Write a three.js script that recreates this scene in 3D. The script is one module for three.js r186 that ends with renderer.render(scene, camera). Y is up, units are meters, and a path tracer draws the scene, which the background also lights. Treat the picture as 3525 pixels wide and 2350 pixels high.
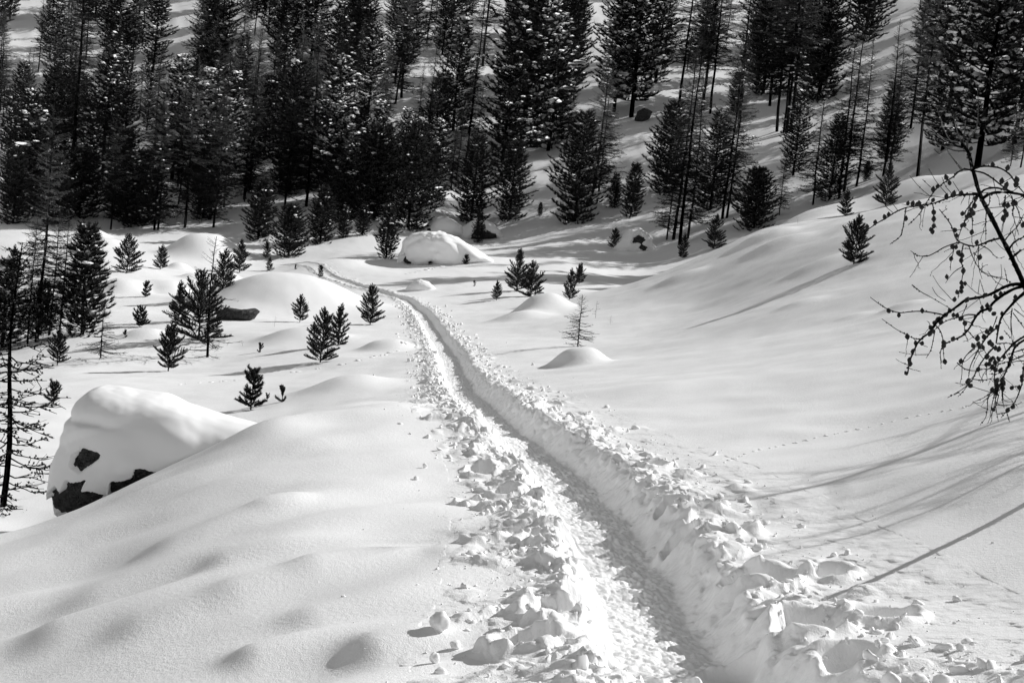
import * as THREE from 'three';
import { mergeGeometries } from 'three/addons/utils/BufferGeometryUtils.js';
import { ImprovedNoise } from 'three/addons/math/ImprovedNoise.js';

// ------------------------------------------------------------------ camera, sky, sun
const scene = new THREE.Scene();
const PW = 2352, PH = 1568, PF = 2482;                 // picture measures used for laying the place out
const camera = new THREE.PerspectiveCamera(2 * Math.atan(PH / 2 / PF) * 180 / Math.PI, 1024 / 682, 0.2, 3000);
camera.rotation.order = 'YXZ';
camera.rotation.set(-10 * Math.PI / 180, 0, 3.5 * Math.PI / 180);
camera.updateMatrixWorld(true);
const renderer = new THREE.WebGLRenderer({ antialias: true });
renderer.toneMapping = THREE.LinearToneMapping;
renderer.toneMappingExposure = 0.98;
renderer.shadowMap.enabled = true;
{
  const w = 64, h = 32, data = new Float32Array(w * h * 4);
  for (let j = 0; j < h; j++) for (let i = 0; i < w; i++) {
    const e = Math.max(0, Math.sin(((j + 0.5) / h - 0.5) * Math.PI)), g = 0.205 + 0.15 * Math.pow(1 - e, 2.5);
    data.set([g, g, g, 1], (j * w + i) * 4);
  }
  const sky = new THREE.DataTexture(data, w, h, THREE.RGBAFormat, THREE.FloatType);
  sky.mapping = THREE.EquirectangularReflectionMapping; sky.magFilter = THREE.LinearFilter; sky.needsUpdate = true;
  scene.background = sky; scene.environment = sky;
}
const SUN = new THREE.Vector3(0.80, 0.52, -0.34).normalize();
const sun = new THREE.DirectionalLight(0xffffff, 4.6);
sun.position.copy(SUN).multiplyScalar(300).add(new THREE.Vector3(0, 0, -80));
sun.target.position.set(0, 0, -80);
sun.castShadow = true; sun.shadow.mapSize.set(4096, 4096);
Object.assign(sun.shadow.camera, { left: -220, right: 220, top: 160, bottom: -160, near: 1, far: 900 });
scene.add(sun, sun.target);

// ------------------------------------------------------------------ small tools
const rng = (s) => () => { s = (s + 0x6d2b79f5) | 0; let t = Math.imul(s ^ (s >>> 15), 1 | s); t = (t + Math.imul(t ^ (t >>> 7), 61 | t)) ^ t; return ((t ^ (t >>> 14)) >>> 0) / 4294967296; };
const PN = new ImprovedNoise();
const noise = (x, y, z = 0.37) => PN.noise(x + 517.3, y + 311.9, z + 97.1);
const fbm = (x, y, z, o = 3) => { let s = 0, a = 1; for (let i = 0; i < o; i++) { s += a * noise(x, y, z); x *= 2.03; y *= 2.03; z = z * 2.03 + 3.1; a *= 0.5; } return s; };
const sst = (a, b, x) => { const t = Math.min(1, Math.max(0, (x - a) / (b - a))); return t * t * (3 - 2 * t); };
const lerp = (a, b, t) => a + (b - a) * t;
const V3 = (x, y, z) => new THREE.Vector3(x, y, z);
const taken = new Map();
function numbered(name) { const n = taken.get(name) ?? 0; taken.set(name, n + 1); return n ? `${name}_${String(n).padStart(3, '0')}` : name; }
function tag(o, label, category, group, kind) {
  if (label) o.userData.label = label; if (category) o.userData.category = category;
  if (group) o.userData.group = group; if (kind) o.userData.kind = kind; return o;
}
const shade = (m) => { m.castShadow = m.receiveShadow = true; return m; };
function mesh(name, geo, mat, parent) { const m = shade(new THREE.Mesh(geo, mat)); m.name = parent ? name : numbered(name); (parent ?? scene).add(m); return m; }
function thing(name, label, category, group) { const g = new THREE.Group(); g.name = numbered(name); scene.add(g); return tag(g, label, category, group); }
function pixelDir(u, v) { return V3((u - PW / 2) / PF, -(v - PH / 2) / PF, -1).applyQuaternion(camera.quaternion); }
function at(u, v, d) { const r = pixelDir(u, v); return r.multiplyScalar(d / -r.z); }

// ------------------------------------------------------------------ materials
function noiseTexture(n, fn) {
  const data = new Uint8Array(n * n * 4);
  for (let j = 0; j < n; j++) for (let i = 0; i < n; i++) { const g = Math.max(0, Math.min(255, fn(i, j) * 255)); data.set([g, g, g, 255], (j * n + i) * 4); }
  const t = new THREE.DataTexture(data, n, n); t.wrapS = t.wrapT = THREE.RepeatWrapping; t.magFilter = THREE.LinearFilter; t.minFilter = THREE.LinearMipmapLinearFilter; t.generateMipmaps = true; t.needsUpdate = true; return t;
}
const tileNoise = (i, j, n, f, z) => { // noise that repeats after n texels
  const x = i / n, y = j / n, a = noise(x * f, y * f, z), b = noise((x - 1) * f, y * f, z), c = noise(x * f, (y - 1) * f, z), d = noise((x - 1) * f, (y - 1) * f, z);
  return lerp(lerp(a, b, x), lerp(c, d, x), y);
};
const rs = rng(5);
const grain = noiseTexture(1024, (i, j) => 0.5 + 0.55 * tileNoise(i, j, 1024, 14, 1) * 0.6 + 0.3 * tileNoise(i, j, 1024, 61, 2) + 0.22 * tileNoise(i, j, 1024, 190, 3) + (rs() - 0.5) * 0.28);
const rockTex = noiseTexture(512, (i, j) => 0.36 + 0.7 * tileNoise(i, j, 512, 9, 4) + 0.6 * tileNoise(i, j, 512, 34, 5) + 0.3 * tileNoise(i, j, 512, 90, 6) + (rs() - 0.5) * 0.16);
const snowMat = new THREE.MeshPhysicalMaterial({ color: new THREE.Color().setRGB(0.9, 0.9, 0.9), roughness: 0.75, specularIntensity: 0.35, bumpMap: grain, bumpScale: 0.006 });
const looseSnowMat = new THREE.MeshPhysicalMaterial({ color: new THREE.Color().setRGB(0.9, 0.9, 0.9), roughness: 0.75, specularIntensity: 0.35 }), snowSmooth = looseSnowMat;
const grey = (g, r = 0.9) => new THREE.MeshStandardMaterial({ color: new THREE.Color().setRGB(g, g, g), roughness: r });
const rockMat = new THREE.MeshStandardMaterial({ color: new THREE.Color().setRGB(0.11, 0.11, 0.11), roughness: 0.85, map: rockTex, bumpMap: rockTex, bumpScale: 0.06 });
const needleMats = [0.016, 0.021, 0.028].map((g) => grey(g, 0.75));
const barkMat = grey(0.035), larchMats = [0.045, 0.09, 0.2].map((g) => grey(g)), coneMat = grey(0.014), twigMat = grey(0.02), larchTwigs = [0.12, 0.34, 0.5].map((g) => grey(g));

// ------------------------------------------------------------------ the lie of the land
// control points: picture column, row and distance of a point of the snow, or column, distance and height of one that is hidden
const seen = `0,1568,5.9 600,1568,4.7 1200,1568,4.1 1760,1500,4.5 2100,1568,3.9 2352,1568,3.6
0,1400,7.7 600,1400,6.1 200,1300,8.8 0,1222,12 300,1110,12 590,970,13.2 800,930,14.2 1000,930,14.2 600,1200,8.4 1000,1200,8 600,1050,11.2 1000,1050,11
1300,1200,7.9 1700,1200,7.6 2000,1200,7.2 2352,1200,6.4 1300,1000,12.4 1700,1000,11.5 2000,1000,10.7 2352,1080,7.3 2352,900,10.5 2352,700,19 2352,500,34
2000,850,15.2 1500,900,16.7 1800,700,31 2000,700,26 1600,700,41 1160,690,63 1310,690,56 1330,790,33 1180,880,22
1560,610,61 1750,530,58 2050,475,54 2352,400,48 1850,485,80 2100,405,74 2352,345,64
5,1165,15.2 0,950,22 380,860,32 575,940,23 735,830,33 190,765,46 475,820,38 1040,850,27 980,770,42 950,710,60 780,650,80
1100,600,95 1300,600,95 800,600,92 250,620,75 0,540,98 300,530,108 700,560,105 1100,520,122 1500,560,108 640,760,45
300,450,124 100,380,142 0,250,168 600,300,152 930,240,162 1150,50,218 1430,420,132 1450,300,152 1750,230,168 1750,400,126 1850,400,122 2050,300,133 2300,320,104 2020,60,218 300,100,210`.split(/\s+/).map((t) => t.split(',').map(Number));
const hidden = `1540,74,-8.6 1740,68,-5.0 2050,63,-2.5 2330,56,-0.2 150,13.4,-5.15 600,16.5,-4.75 800,17,-4.25 1050,16.5,-4.0 1850,95,-6 2100,90,-3.6 2330,84,-0.8`.split(' ').map((t) => t.split(',').map(Number));
const beside = `0,0,-1.62 0,2.5,-1.66 2.2,1.5,-1.5 -2.5,1.5,-2.1 25,12,0.4 60,30,7.5 12,3,-0.6 22,-12,0.6 -20,8,-6.6 -62,30,-12 -14,-10,-3.4 0,-16,-0.4 82,100,15 -85,105,-11 -120,200,14 145,180,34 75,60,9 -35,20,-8.6
0,330,60 120,330,68 -140,330,58 0,430,86 280,360,90 -300,360,84 420,80,66 -420,80,52 300,-300,50 -300,-300,44 0,-420,50 0,-80,7 90,-40,14 -90,-30,-7`.split(/\s+/).map((t) => t.split(',').map(Number));
const warp = (x, d) => { const r = Math.hypot(x, d), k = r < 1e-6 ? 0.2 : Math.log(1 + r / 5) / r; return [x * k, d * k]; };
const ctrl = [];
for (const [u, v, d] of seen) { const p = at(u, v, d); ctrl.push([...warp(p.x, d), p.y]); }
for (const [u, d, y] of hidden) { const p = at(u, 400, d); ctrl.push([...warp(p.x, d), y]); }
for (const [x, d, y] of beside) ctrl.push([...warp(x, d), y]);
const phi = (q) => (q < 1e-12 ? 0 : 0.5 * q * Math.log(q));
const weights = (() => {
  const n = ctrl.length, m = n + 3, A = Array.from({ length: m }, () => new Float64Array(m + 1));
  for (let i = 0; i < n; i++) {
    const [s, t, y] = ctrl[i];
    for (let j = 0; j < n; j++) A[i][j] = phi((s - ctrl[j][0]) ** 2 + (t - ctrl[j][1]) ** 2);
    A[i][i] += 0.0012;
    A[i][n] = A[n][i] = 1; A[i][n + 1] = A[n + 1][i] = s; A[i][n + 2] = A[n + 2][i] = t; A[i][m] = y;
  }
  for (let c = 0; c < m; c++) {
    let p = c; for (let r = c + 1; r < m; r++) if (Math.abs(A[r][c]) > Math.abs(A[p][c])) p = r;
    [A[c], A[p]] = [A[p], A[c]];
    for (let r = c + 1; r < m; r++) { const f = A[r][c] / A[c][c]; if (f) for (let k = c; k <= m; k++) A[r][k] -= f * A[c][k]; }
  }
  const w = new Float64Array(m);
  for (let r = m - 1; r >= 0; r--) { let s = A[r][m]; for (let k = r + 1; k < m; k++) s -= A[r][k] * w[k]; w[r] = s / A[r][r]; }
  return w;
})();
const CX = new Float64Array(ctrl.map((c) => c[0])), CT = new Float64Array(ctrl.map((c) => c[1])), NC = ctrl.length;
function baseHeight(x, z) {
  const [s, t] = warp(x, -z);
  let y = weights[NC] + weights[NC + 1] * s + weights[NC + 2] * t;
  for (let j = 0; j < NC; j++) { const a = s - CX[j], b = t - CT[j], q = a * a + b * b; if (q > 1e-12) y += weights[j] * 0.5 * q * Math.log(q); }
  return y;
}
function meet(u, v, height, lower = 0) {           // where the line of sight through a picture point meets the snow
  const r = pixelDir(u, v), k = 1 / -r.z; let a = 2.5, b = a;
  const under = (d) => r.y * k * d < height(r.x * k * d, -d) + lower;
  while (b < 460 && !under(b)) { a = b; b *= 1.01; }
  for (let i = 0; i < 24; i++) { const c = (a + b) / 2; if (under(c)) b = c; else a = c; }
  return V3(r.x * k * b, r.y * k * b, -b);
}
// mounds over buried rocks and hollows: picture column and row of the middle, width and height in picture units, then fall-off shape
const mounds = [];
for (const t of `660,708,390,80,1.3 605,990,230,22,1 470,585,180,48,1.5 745,612,190,14,1.3 285,668,130,30,1.6 385,672,110,30,1.6 412,618,60,15,1.6 690,776,200,28,1.3 800,895,230,34,1.1 890,800,130,22,1.6 1245,720,140,44,1.4 1195,734,140,20,1.2 1480,905,330,16,1 1790,562,150,14,1.3 1880,610,160,12,1.2 1328,838,140,40,1.7
920,935,220,14,1 1110,600,220,10,1.3 240,560,90,12,1.4 1840,705,110,9,1.4 1760,545,150,16,1.6 330,770,120,18,1.6 520,640,70,16,1.6 1330,480,90,16,1.5 1560,640,120,10,1.5 640,540,130,26,1.6 215,540,70,12,1.6 450,640,80,14,1.5
525,1290,198,22.5,1.15 725,1300,198,19.1,1.15 400,1250,218,15.6,1.15 555,1360,229,15.6,1.15 735,1410,239,22.5,1.15 590,1505,208,34.7,1.15 870,1490,239,45.1,1.15 150,1460,270,34.7,1.15 240,1365,291,19.1,1.15 1040,1270,177,15.6,1.15 330,1440,229,15.6,1.15 1840,990,140,4,1.1 2060,935,130,4,1.1 2075,700,100,10,1.6 1960,720,90,6,1.6 640,1160,170,12,1.6`.split(/\s+/)) {
  const [u, v, w, h, e] = t.split(',').map(Number), p = meet(u, v, baseHeight), k = -p.z / PF;
  mounds.push({ x: p.x, z: p.z, rx: w / 2 * k, rz: w / 2 * k * 0.9, a: h * k * 1.02, e, drift: e === 1.15 });
}
const MC = 6, moundCells = new Map();
for (const m of mounds) { const R = Math.max(m.rx, m.rz) * (m.drift ? 6 : 2.3); for (let i = Math.floor((m.x - R) / MC); i <= Math.floor((m.x + R) / MC); i++) for (let j = Math.floor((m.z - R) / MC); j <= Math.floor((m.z + R) / MC); j++) { const k = i + ',' + j; if (!moundCells.has(k)) moundCells.set(k, []); moundCells.get(k).push(m); } }
function land(x, z) {                              // undisturbed snow
  const r = Math.hypot(x, z); let y = baseHeight(x, z);
  const near = moundCells.get(Math.floor(x / MC) + ',' + Math.floor(z / MC));
  if (near) for (const m of near) { const dx = x - m.x, dz = z - m.z, sa = dx * 0.92 - dz * 0.38, sc = dx * 0.38 + dz * 0.92, q = m.drift ? (sa / (m.rx * (sa < 0 ? 0.8 : 2.6))) ** 2 + (sc / (m.rx * 0.95)) ** 2 : (dx / m.rx) ** 2 + (dz / m.rz) ** 2; if (q < 5) y += m.a * Math.exp(-Math.pow(q * 1.25, m.e)) * sst(5, 2.6, q); }
  y += 0.045 * noise(x * 0.55, z * 0.75, 1) * sst(2, 5, r) + 0.018 * noise(x * 1.5 + z * 0.3, z * 1.9, 2);
  if (r < 20 && x < 0.6) y += 0.085 * noise((x * 0.38 + z * 0.92) * 1.5, (z * 0.38 - x * 0.92) * 0.5, 6) * sst(20, 11, r) * sst(0.6, -0.6, x);
  y += 0.16 * noise(x * 0.16, z * 0.2, 3) * sst(6, 25, r) + 0.5 * noise(x * 0.08, z * 0.1, 4) * sst(105, 140, r) + 0.22 * noise(x * 0.31, z * 0.35, 5) * sst(105, 140, r);
  return y;
}

// ------------------------------------------------------------------ the trodden path
const floorPixels = `1640,1620 1571,1564 1505,1419 1435,1302 1365,1185 1285,1096 1192,1016 1131,970 1103,942 1056,876 1037,834 1030,819 1010,787 988,752 963,720 934,698 896,682 851,669 803,656 765,643 730,628 700,622`;
const pathPts = floorPixels.split(' ').map((t) => { const [u, v] = t.split(',').map(Number), p = meet(u, v, baseHeight, -0.2); return V3(p.x, 0, p.z); });
{ const a = pathPts[0], b = pathPts[1]; pathPts.unshift(V3(a.x + 0.55, 0, a.z + 2.0), V3(a.x + 0.2, 0, a.z + 0.9)); const n = pathPts.length, c = pathPts[n - 1], d = pathPts[n - 2]; pathPts.push(c.clone().multiplyScalar(2).sub(d), c.clone().multiplyScalar(4).sub(d.clone().multiplyScalar(3))); }
const pathCurve = new THREE.CatmullRomCurve3(pathPts, false, 'centripetal');
const pathLen = pathCurve.getLength(), NS = Math.ceil(pathLen / 0.12), spine = pathCurve.getSpacedPoints(NS);
const spineT = spine.map((p, i) => { const a = spine[Math.max(0, i - 1)], b = spine[Math.min(NS, i + 1)]; return b.clone().sub(a).normalize(); });
const PC = 2, pathCells = new Map();
spine.forEach((p, i) => { const ci = Math.floor(p.x / PC), cj = Math.floor(p.z / PC); for (let a = -2; a <= 2; a++) for (let b = -2; b <= 2; b++) { const k = (ci + a) + ',' + (cj + b); if (!pathCells.has(k)) pathCells.set(k, []); pathCells.get(k).push(i); } });
function toPath(x, z) {                            // [distance across (right of the path positive), index along] or null
  const c = pathCells.get(Math.floor(x / PC) + ',' + Math.floor(z / PC)); if (!c) return null;
  let best = 1e9, bi = 0; for (const i of c) { const q = (x - spine[i].x) ** 2 + (z - spine[i].z) ** 2; if (q < best) { best = q; bi = i; } }
  const p = spine[bi], t = spineT[bi], dx = x - p.x, dz = z - p.z;
  return [dx * -t.z + dz * t.x, bi, Math.sqrt(best)];
}
const edgeL = (d) => lerp(1.36, 1.5, sst(12, 40, d)), edgeR = (d) => lerp(1.75, 1.6, sst(7, 14, d));
const step = (d) => Math.max(0.05, 0.0105 * d);
function ground(x, z) {
  let y = land(x, z); const r = Math.hypot(x, z);
  if (r < 130) {
    const q = toPath(x, z);
    if (q && q[1] > 1 && q[1] < NS - 1) { const e = (q[0] < 0 ? edgeL(r) + q[0] : edgeR(r) - q[0]) ; if (q[2] < 3) y -= 0.75 * sst(1.3 * step(r), 1.3 * step(r) + Math.max(0.2, 2 * step(r)), e); }
  }
  return y;
}
function grid(rows, cols, wrapCols, fn) {          // an indexed sheet
  const n = rows * cols, pos = new Float32Array(n * 3), uv = new Float32Array(n * 2), idx = [];
  for (let i = 0; i < rows; i++) for (let j = 0; j < cols; j++) { const k = i * cols + j, p = fn(i, j); pos.set(p, k * 3); uv[k * 2] = p[0] / 1.9; uv[k * 2 + 1] = p[2] / 1.9; }
  const index = new Uint32Array((rows - 1) * (wrapCols ? cols : cols - 1) * 6); let o = 0;
  for (let i = 0; i < rows - 1; i++) for (let j = 0; j < (wrapCols ? cols : cols - 1); j++) { const a = i * cols + j, b = i * cols + (j + 1) % cols, c = a + cols, d = b + cols; index[o++] = a; index[o++] = b; index[o++] = c; index[o++] = b; index[o++] = d; index[o++] = c; }
  const g = new THREE.BufferGeometry(); g.setAttribute('position', new THREE.BufferAttribute(pos, 3)); g.setAttribute('uv', new THREE.BufferAttribute(uv, 2)); g.setIndex(new THREE.BufferAttribute(index, 1)); g.computeVertexNormals(); return g;
}
{
  const angles = [], half = 29.5 * Math.PI / 180, NA = 570, NB = 60;
  for (let j = 0; j < NA; j++) angles.push(-half + 2 * half * j / NA);
  for (let j = 0; j < NB; j++) angles.push(half + (2 * Math.PI - 2 * half) * j / NB);
  const radii = [0.02]; for (let r = 0.5; r < 2.8; r *= 1.25) radii.push(r);
  for (let r = 2.8; r < 16; r *= 1.0056) radii.push(r);
  for (let r = 16; r < 130; r *= 1.007) radii.push(r);
  for (let r = 130; r < 520; r *= 1.018) radii.push(r);
  radii.push(560);
  const g = grid(radii.length, angles.length, true, (i, j) => { const x = Math.sin(angles[j]) * radii[i], z = -Math.cos(angles[j]) * radii[i]; return [x, ground(x, z), z]; });
  tag(mesh('ground', g, snowMat), 'smooth untracked snow covering the valley and slopes', null, null, 'structure');
}
// dents that boots left beside the path, and heaps
const dents = `2021,1423,.13,.17 1855,1452,.14,.2 1902,1322,.11,.13 1715,1338,.12,.16 1772,1340,.13,.15 1681,1225,.13,.14 1690,1480,.12,.13 1107,1250,.12,.1 1103,1085,.13,.1 1160,1130,.1,.08 1540,1180,.1,.1 1420,1040,.09,.1 1500,1075,.1,.1 1560,1230,.1,.1 1270,1430,.13,.1 1200,1490,.12,.12 1330,960,.1,.1 1950,1520,.12,.1 1080,1150,.1,.06 1230,1260,.1,.09 1330,1380,.11,.1`.split(' ').map((t) => { const [u, v, r, a] = t.split(',').map(Number), p = meet(u, v, baseHeight); return { x: p.x, z: p.z, r, a }; });
const hash2 = (i, j) => { let h = Math.imul(i, 374761393) ^ Math.imul(j, 668265263); h = Math.imul(h ^ (h >>> 13), 1274126177); return ((h ^ (h >>> 16)) >>> 0) / 4294967296; };
function clods(x, z) {                             // rounded lumps of many sizes lying side by side
  const ci = Math.floor(x), cj = Math.floor(z); let y = 0;
  for (let i = ci - 1; i <= ci + 1; i++) for (let j = cj - 1; j <= cj + 1; j++) { const a = hash2(i, j), b = hash2(i + 91, j - 37), c = hash2(i - 17, j + 53), r = 0.35 + 0.5 * c, q = ((x - i - a) ** 2 + (z - j - b) ** 2) / (r * r); if (q < 1) y = Math.max(y, Math.sqrt(1 - q) * r * (0.35 + 0.65 * hash2(i + 7, j + 11))); }
  return y;
}
function trodden(x, z, w, s, d) {                  // height of the disturbed snow over the undisturbed
  const near = sst(60, 14, d), wob = noise(s * 0.9, 3, 1) * 0.06 + noise(s * 2.7, 9, 2) * 0.045;
  const fl = 0.25 + wob + 0.03 * noise(s * 6, 1, 7), fr = 0.205 - wob * 0.5 + 0.02 * noise(s * 5, 5, 4);
  const floor = (-0.22 + 0.024 * noise(x * 4.5, z * 4.5, 1) + 0.012 * noise(x * 13, z * 13, 2) + 0.011 * noise(x * 24, z * 24, 3) + 0.009 * noise(x * 47, z * 47, 5) + 0.012 * clods(x * 19, z * 19)) * lerp(1, 0.3, sst(58, 85, d));
  const wallL = sst(-fl, -fl - 0.38 - 0.1 * noise(s * 1.7, 2, 8), w + 0.06 * noise(x * 5, z * 5, 11)), wallR = sst(fr, fr + 0.31 + 0.09 * noise(s * 1.4, 7, 8), w + 0.035 * noise(s * 3, 1, 12) );
  const rise = Math.max(wallL, wallR), side = w < 0 ? -w : w;
  const reach = (w < 0 ? 0.92 : 0.88) + 0.3 * noise(s * 0.8, w < 0 ? 20 : 30, 1) + 0.3 * noise(s * 2.9, w < 0 ? 40 : 50, 1) - (w > 0 ? 0.3 * sst(6.5, 4.2, d) : 0);
  const bank = sst(reach + 0.1, reach - 0.4, side) * rise * (w > 0 ? 0.78 : 1) * lerp(1, 0.62, sst(15, 34, d));
  const wx = x + 0.04 * noise(x * 7, z * 7, 31), wz = z + 0.04 * noise(x * 7, z * 7, 41), big = 0.45 + 1.1 * noise(x * 1.3, z * 1.3, 5);
  const lump = 0.1 * clods(wx * 3.7, wz * 3.7) * Math.max(0.1, big) + 0.07 * clods(wx * 8.5 + 3, wz * 8.5) + 0.045 * clods(wx * 16, wz * 16 + 5) + 0.022 * clods(wx * 31, wz * 31) + 0.01 * noise(x * 26, z * 26, 4);
  const spill = Math.max(0, noise(x * 3.1, z * 3.1, 21) - 0.18) * 0.22 * sst(reach + 0.55, reach, side) * rise;
  const fade = sst(pathLen - 1, pathLen - 14, s);
  let y = floor * (1 - rise) + bank * (lump + 0.02) + spill * (0.5 + 0.5 * clods(x * 11, z * 11)) + 0.012 * bank;
  y += (0.03 * noise(x * 6, z * 6, 9) + 0.075 * clods(wx * 7, wz * 7) + 0.05 * clods(wx * 15, wz * 15) + 0.02 * clods(wx * 29, wz * 29)) * Math.min(1, rise * (1 - rise) * 5) * (w < 0 ? 1 : 0.6);
  if (d < 16) for (const h of dents) { const q = ((x - h.x) ** 2 + (z - h.z) ** 2) / (h.r * h.r); if (q < 5) y += -h.a * Math.exp(-Math.pow(q, 1.7)) + 0.05 * Math.exp(-((Math.sqrt(q) - 1.3) ** 2) * 7) * (1 + noise(x * 9, z * 9, 14)); }
  return y * fade;
}
{
  const rows = []; let s = 0.15; while (s < pathLen - 0.2) { const p = pathCurve.getPointAt(s / pathLen); rows.push({ s, p, t: pathCurve.getTangentAt(s / pathLen) }); const d = Math.max(3, Math.hypot(p.x, p.z)); s += Math.max(0.0095, 0.0029 * d); }
  const NW = 310, ws = []; for (let j = 0; j < NW; j++) { const a = j / (NW - 1) * 2 - 1; ws.push(a); }
  const g = grid(rows.length, NW, false, (i, j) => {
    const { s, p, t } = rows[i], d0 = Math.hypot(p.x, p.z), a = ws[j], L = edgeL(d0), R = edgeR(d0);
    const w = a < 0 ? -L * Math.pow(-a, 1.15) : R * Math.pow(a, 1.25);
    let x = p.x - t.z * w, z = p.z + t.x * w; const d = Math.hypot(x, z), e = Math.min((w + L) / (0.12 + 0.01 * d), (R - w) / (0.12 + 0.01 * d));
    const k = Math.min(1, e), y = land(x, z) + trodden(x, z, w, s, d) * sst(0.1, 1, k) - (0.004 + 0.0008 * d) * sst(0.35, 0, k);
    const j2 = 0.03 * sst(0.22, 0.5, Math.abs(w)) * sst(2, 1.2, Math.abs(w));
    const q1 = j2 * (1.4 * noise(x * 5, y * 5, z * 5) + 0.8 * noise(x * 13, y * 13, z * 13) + 0.45 * noise(x * 29, y * 29, z * 29)); x += -t.z * q1 + j2 * 0.6 * noise(x * 9 + 40, y * 9, z * 9); z += t.x * q1;
    return [x, y, z];
  });
  tag(mesh('path', g, snowMat), 'trodden trench of a snow path winding down into the valley', null, null, 'structure');
  console.log('path rows', rows.length, 'length', pathLen.toFixed(1));
}
function lumpGeo(seed, detail, rough) {
  const g = new THREE.IcosahedronGeometry(1, detail), p = g.attributes.position, q = V3(0, 0, 0);
  for (let i = 0; i < p.count; i++) { q.fromBufferAttribute(p, i); const k = 1 + rough * noise(q.x * 1.3 + seed, q.y * 1.3, q.z * 1.3) * 1.6 + rough * 0.5 * noise(q.x * 3.5, q.y * 3.5 + seed, q.z * 3.5); p.setXYZ(i, q.x * k, q.y * k * 0.8, q.z * k); }
  return g;
}
const smooth = (g) => { // normals shared by vertices in the same place
  const p = g.attributes.position, m = new Map(), keys = []; g.computeVertexNormals(); const n = g.attributes.normal;
  for (let i = 0; i < p.count; i++) { const k = `${Math.round(p.getX(i) * 1e4)},${Math.round(p.getY(i) * 1e4)},${Math.round(p.getZ(i) * 1e4)}`; keys.push(k); const a = m.get(k) ?? [0, 0, 0]; a[0] += n.getX(i); a[1] += n.getY(i); a[2] += n.getZ(i); m.set(k, a); }
  for (let i = 0; i < p.count; i++) { const a = m.get(keys[i]), l = Math.hypot(...a) || 1; n.setXYZ(i, a[0] / l, a[1] / l, a[2] / l); }
  return g;
};
{ // loose crumbs of snow thrown out beside the path
  const R = rng(71), N = 5200, im = shade(new THREE.InstancedMesh(smooth(lumpGeo(3, 1, 0.45)), looseSnowMat, N)); im.name = 'snow_rubble';
  const M = new THREE.Matrix4(), Q = new THREE.Quaternion(), E = new THREE.Euler(); let n = 0;
  for (let tries = 0; n < N && tries < 60000; tries++) {
    const f = Math.pow(R(), 1.9), s = lerp(0.3, Math.min(pathLen, 62), f), p = pathCurve.getPointAt(s / pathLen), t = pathCurve.getTangentAt(s / pathLen), left = R() < 0.45;
    const c = left ? -0.74 : 0.72, w = c + (R() + R() + R() - 1.5) * 0.5 * (R() < 0.1 ? 2.2 : 1); if (w > -0.42 && w < 0.44) continue;
    const x = p.x - t.z * w, z = p.z + t.x * w, d = Math.hypot(x, z); if (d < 3) continue;
    const size = (0.0035 + 0.02 * Math.pow(R(), 6)) * (1 + d / 30), y = land(x, z) + trodden(x, z, w, s, d);
    M.compose(V3(x, y + size * 0.2, z), Q.setFromEuler(E.set(R() * 6, R() * 6, R() * 6)), V3(size * (0.7 + R()), size * (0.6 + R() * 0.6), size * (0.7 + R()))); im.setMatrixAt(n++, M);
  }
  im.count = n; scene.add(im); tag(im, 'loose crumbs of snow strewn along both banks of the path', null, null, 'stuff');
}
{ // crumbs kicked up along the footprints of small animals
  const R = rng(99), M = new THREE.Matrix4(), Q = new THREE.Quaternion(), E = new THREE.Euler(), put = [];
  for (const t of ['1640,1070 1760,1030 1900,1000 2060,965 2230,933|.13|.0115', '398,884 470,878 552,873|.3|.03', '653,857 720,848 790,836 851,821 911,803 960,792|.7|.05', '930,630 975,620 1026,610|.8|.09', '1290,1110 1150,1130 1000,1145|.3|.012']) {
    const [l, gap, sz] = t.split('|'), c = new THREE.CatmullRomCurve3(l.split(' ').map((q) => { const [u, v] = q.split(',').map(Number), p = meet(u, v, land); return p; })), n = Math.floor(c.getLength() / +gap);
    for (let i = 0; i < n; i++) for (let k = 0; k < 3; k++) { const p = c.getPointAt((i + 0.5) / n), s = +sz * (0.5 + R()); p.x += (R() - 0.5) * sz * 4; p.z += (R() - 0.5) * sz * 3; p.y = land(p.x, p.z); put.push(M.compose(p, Q.setFromEuler(E.set(0, R() * 6, 0)), V3(s * 1.6, s * 0.55, s)).clone()); }
  }
  const im = shade(new THREE.InstancedMesh(smooth(lumpGeo(8, 1, 0.3)), looseSnowMat, put.length)); im.name = 'animal_tracks'; put.forEach((m, i) => im.setMatrixAt(i, m)); scene.add(im); tag(im, 'dotted lines of small animal tracks across the smooth snow', null, null, 'stuff');
}
function tracked(u, v) { const p = meet(u, v, land); return p; }
// three rolled snowballs and a few small clods on the left of the path
for (const [u, v, w, h, label] of [
  [1010, 1445, 62, 50, 'largest rolled snowball, flat topped, left of the trench'],
  [1046, 1490, 34, 26, 'small rounded snowball just below the largest one'],
  [998, 1522, 30, 34, 'small pointed snowball nearest the bottom of the slope'],
  [975, 1074, 12, 14, 'tiny clod of snow alone on the smooth left slope'],
  [955, 1101, 14, 10, 'flat crumb of snow just below the tiny clod']]) {
  const p = tracked(u, v), k = -p.z / PF, m = mesh('snowball', smooth(lumpGeo(u, 4, 0.22)), looseSnowMat);
  m.position.copy(p).add(V3(0, h * k * 0.4, 0)); m.scale.set(w * k * 0.42, h * k * 0.54, w * k * 0.36); tag(m, label, 'snowball', 'snowballs left of the path');
}

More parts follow.
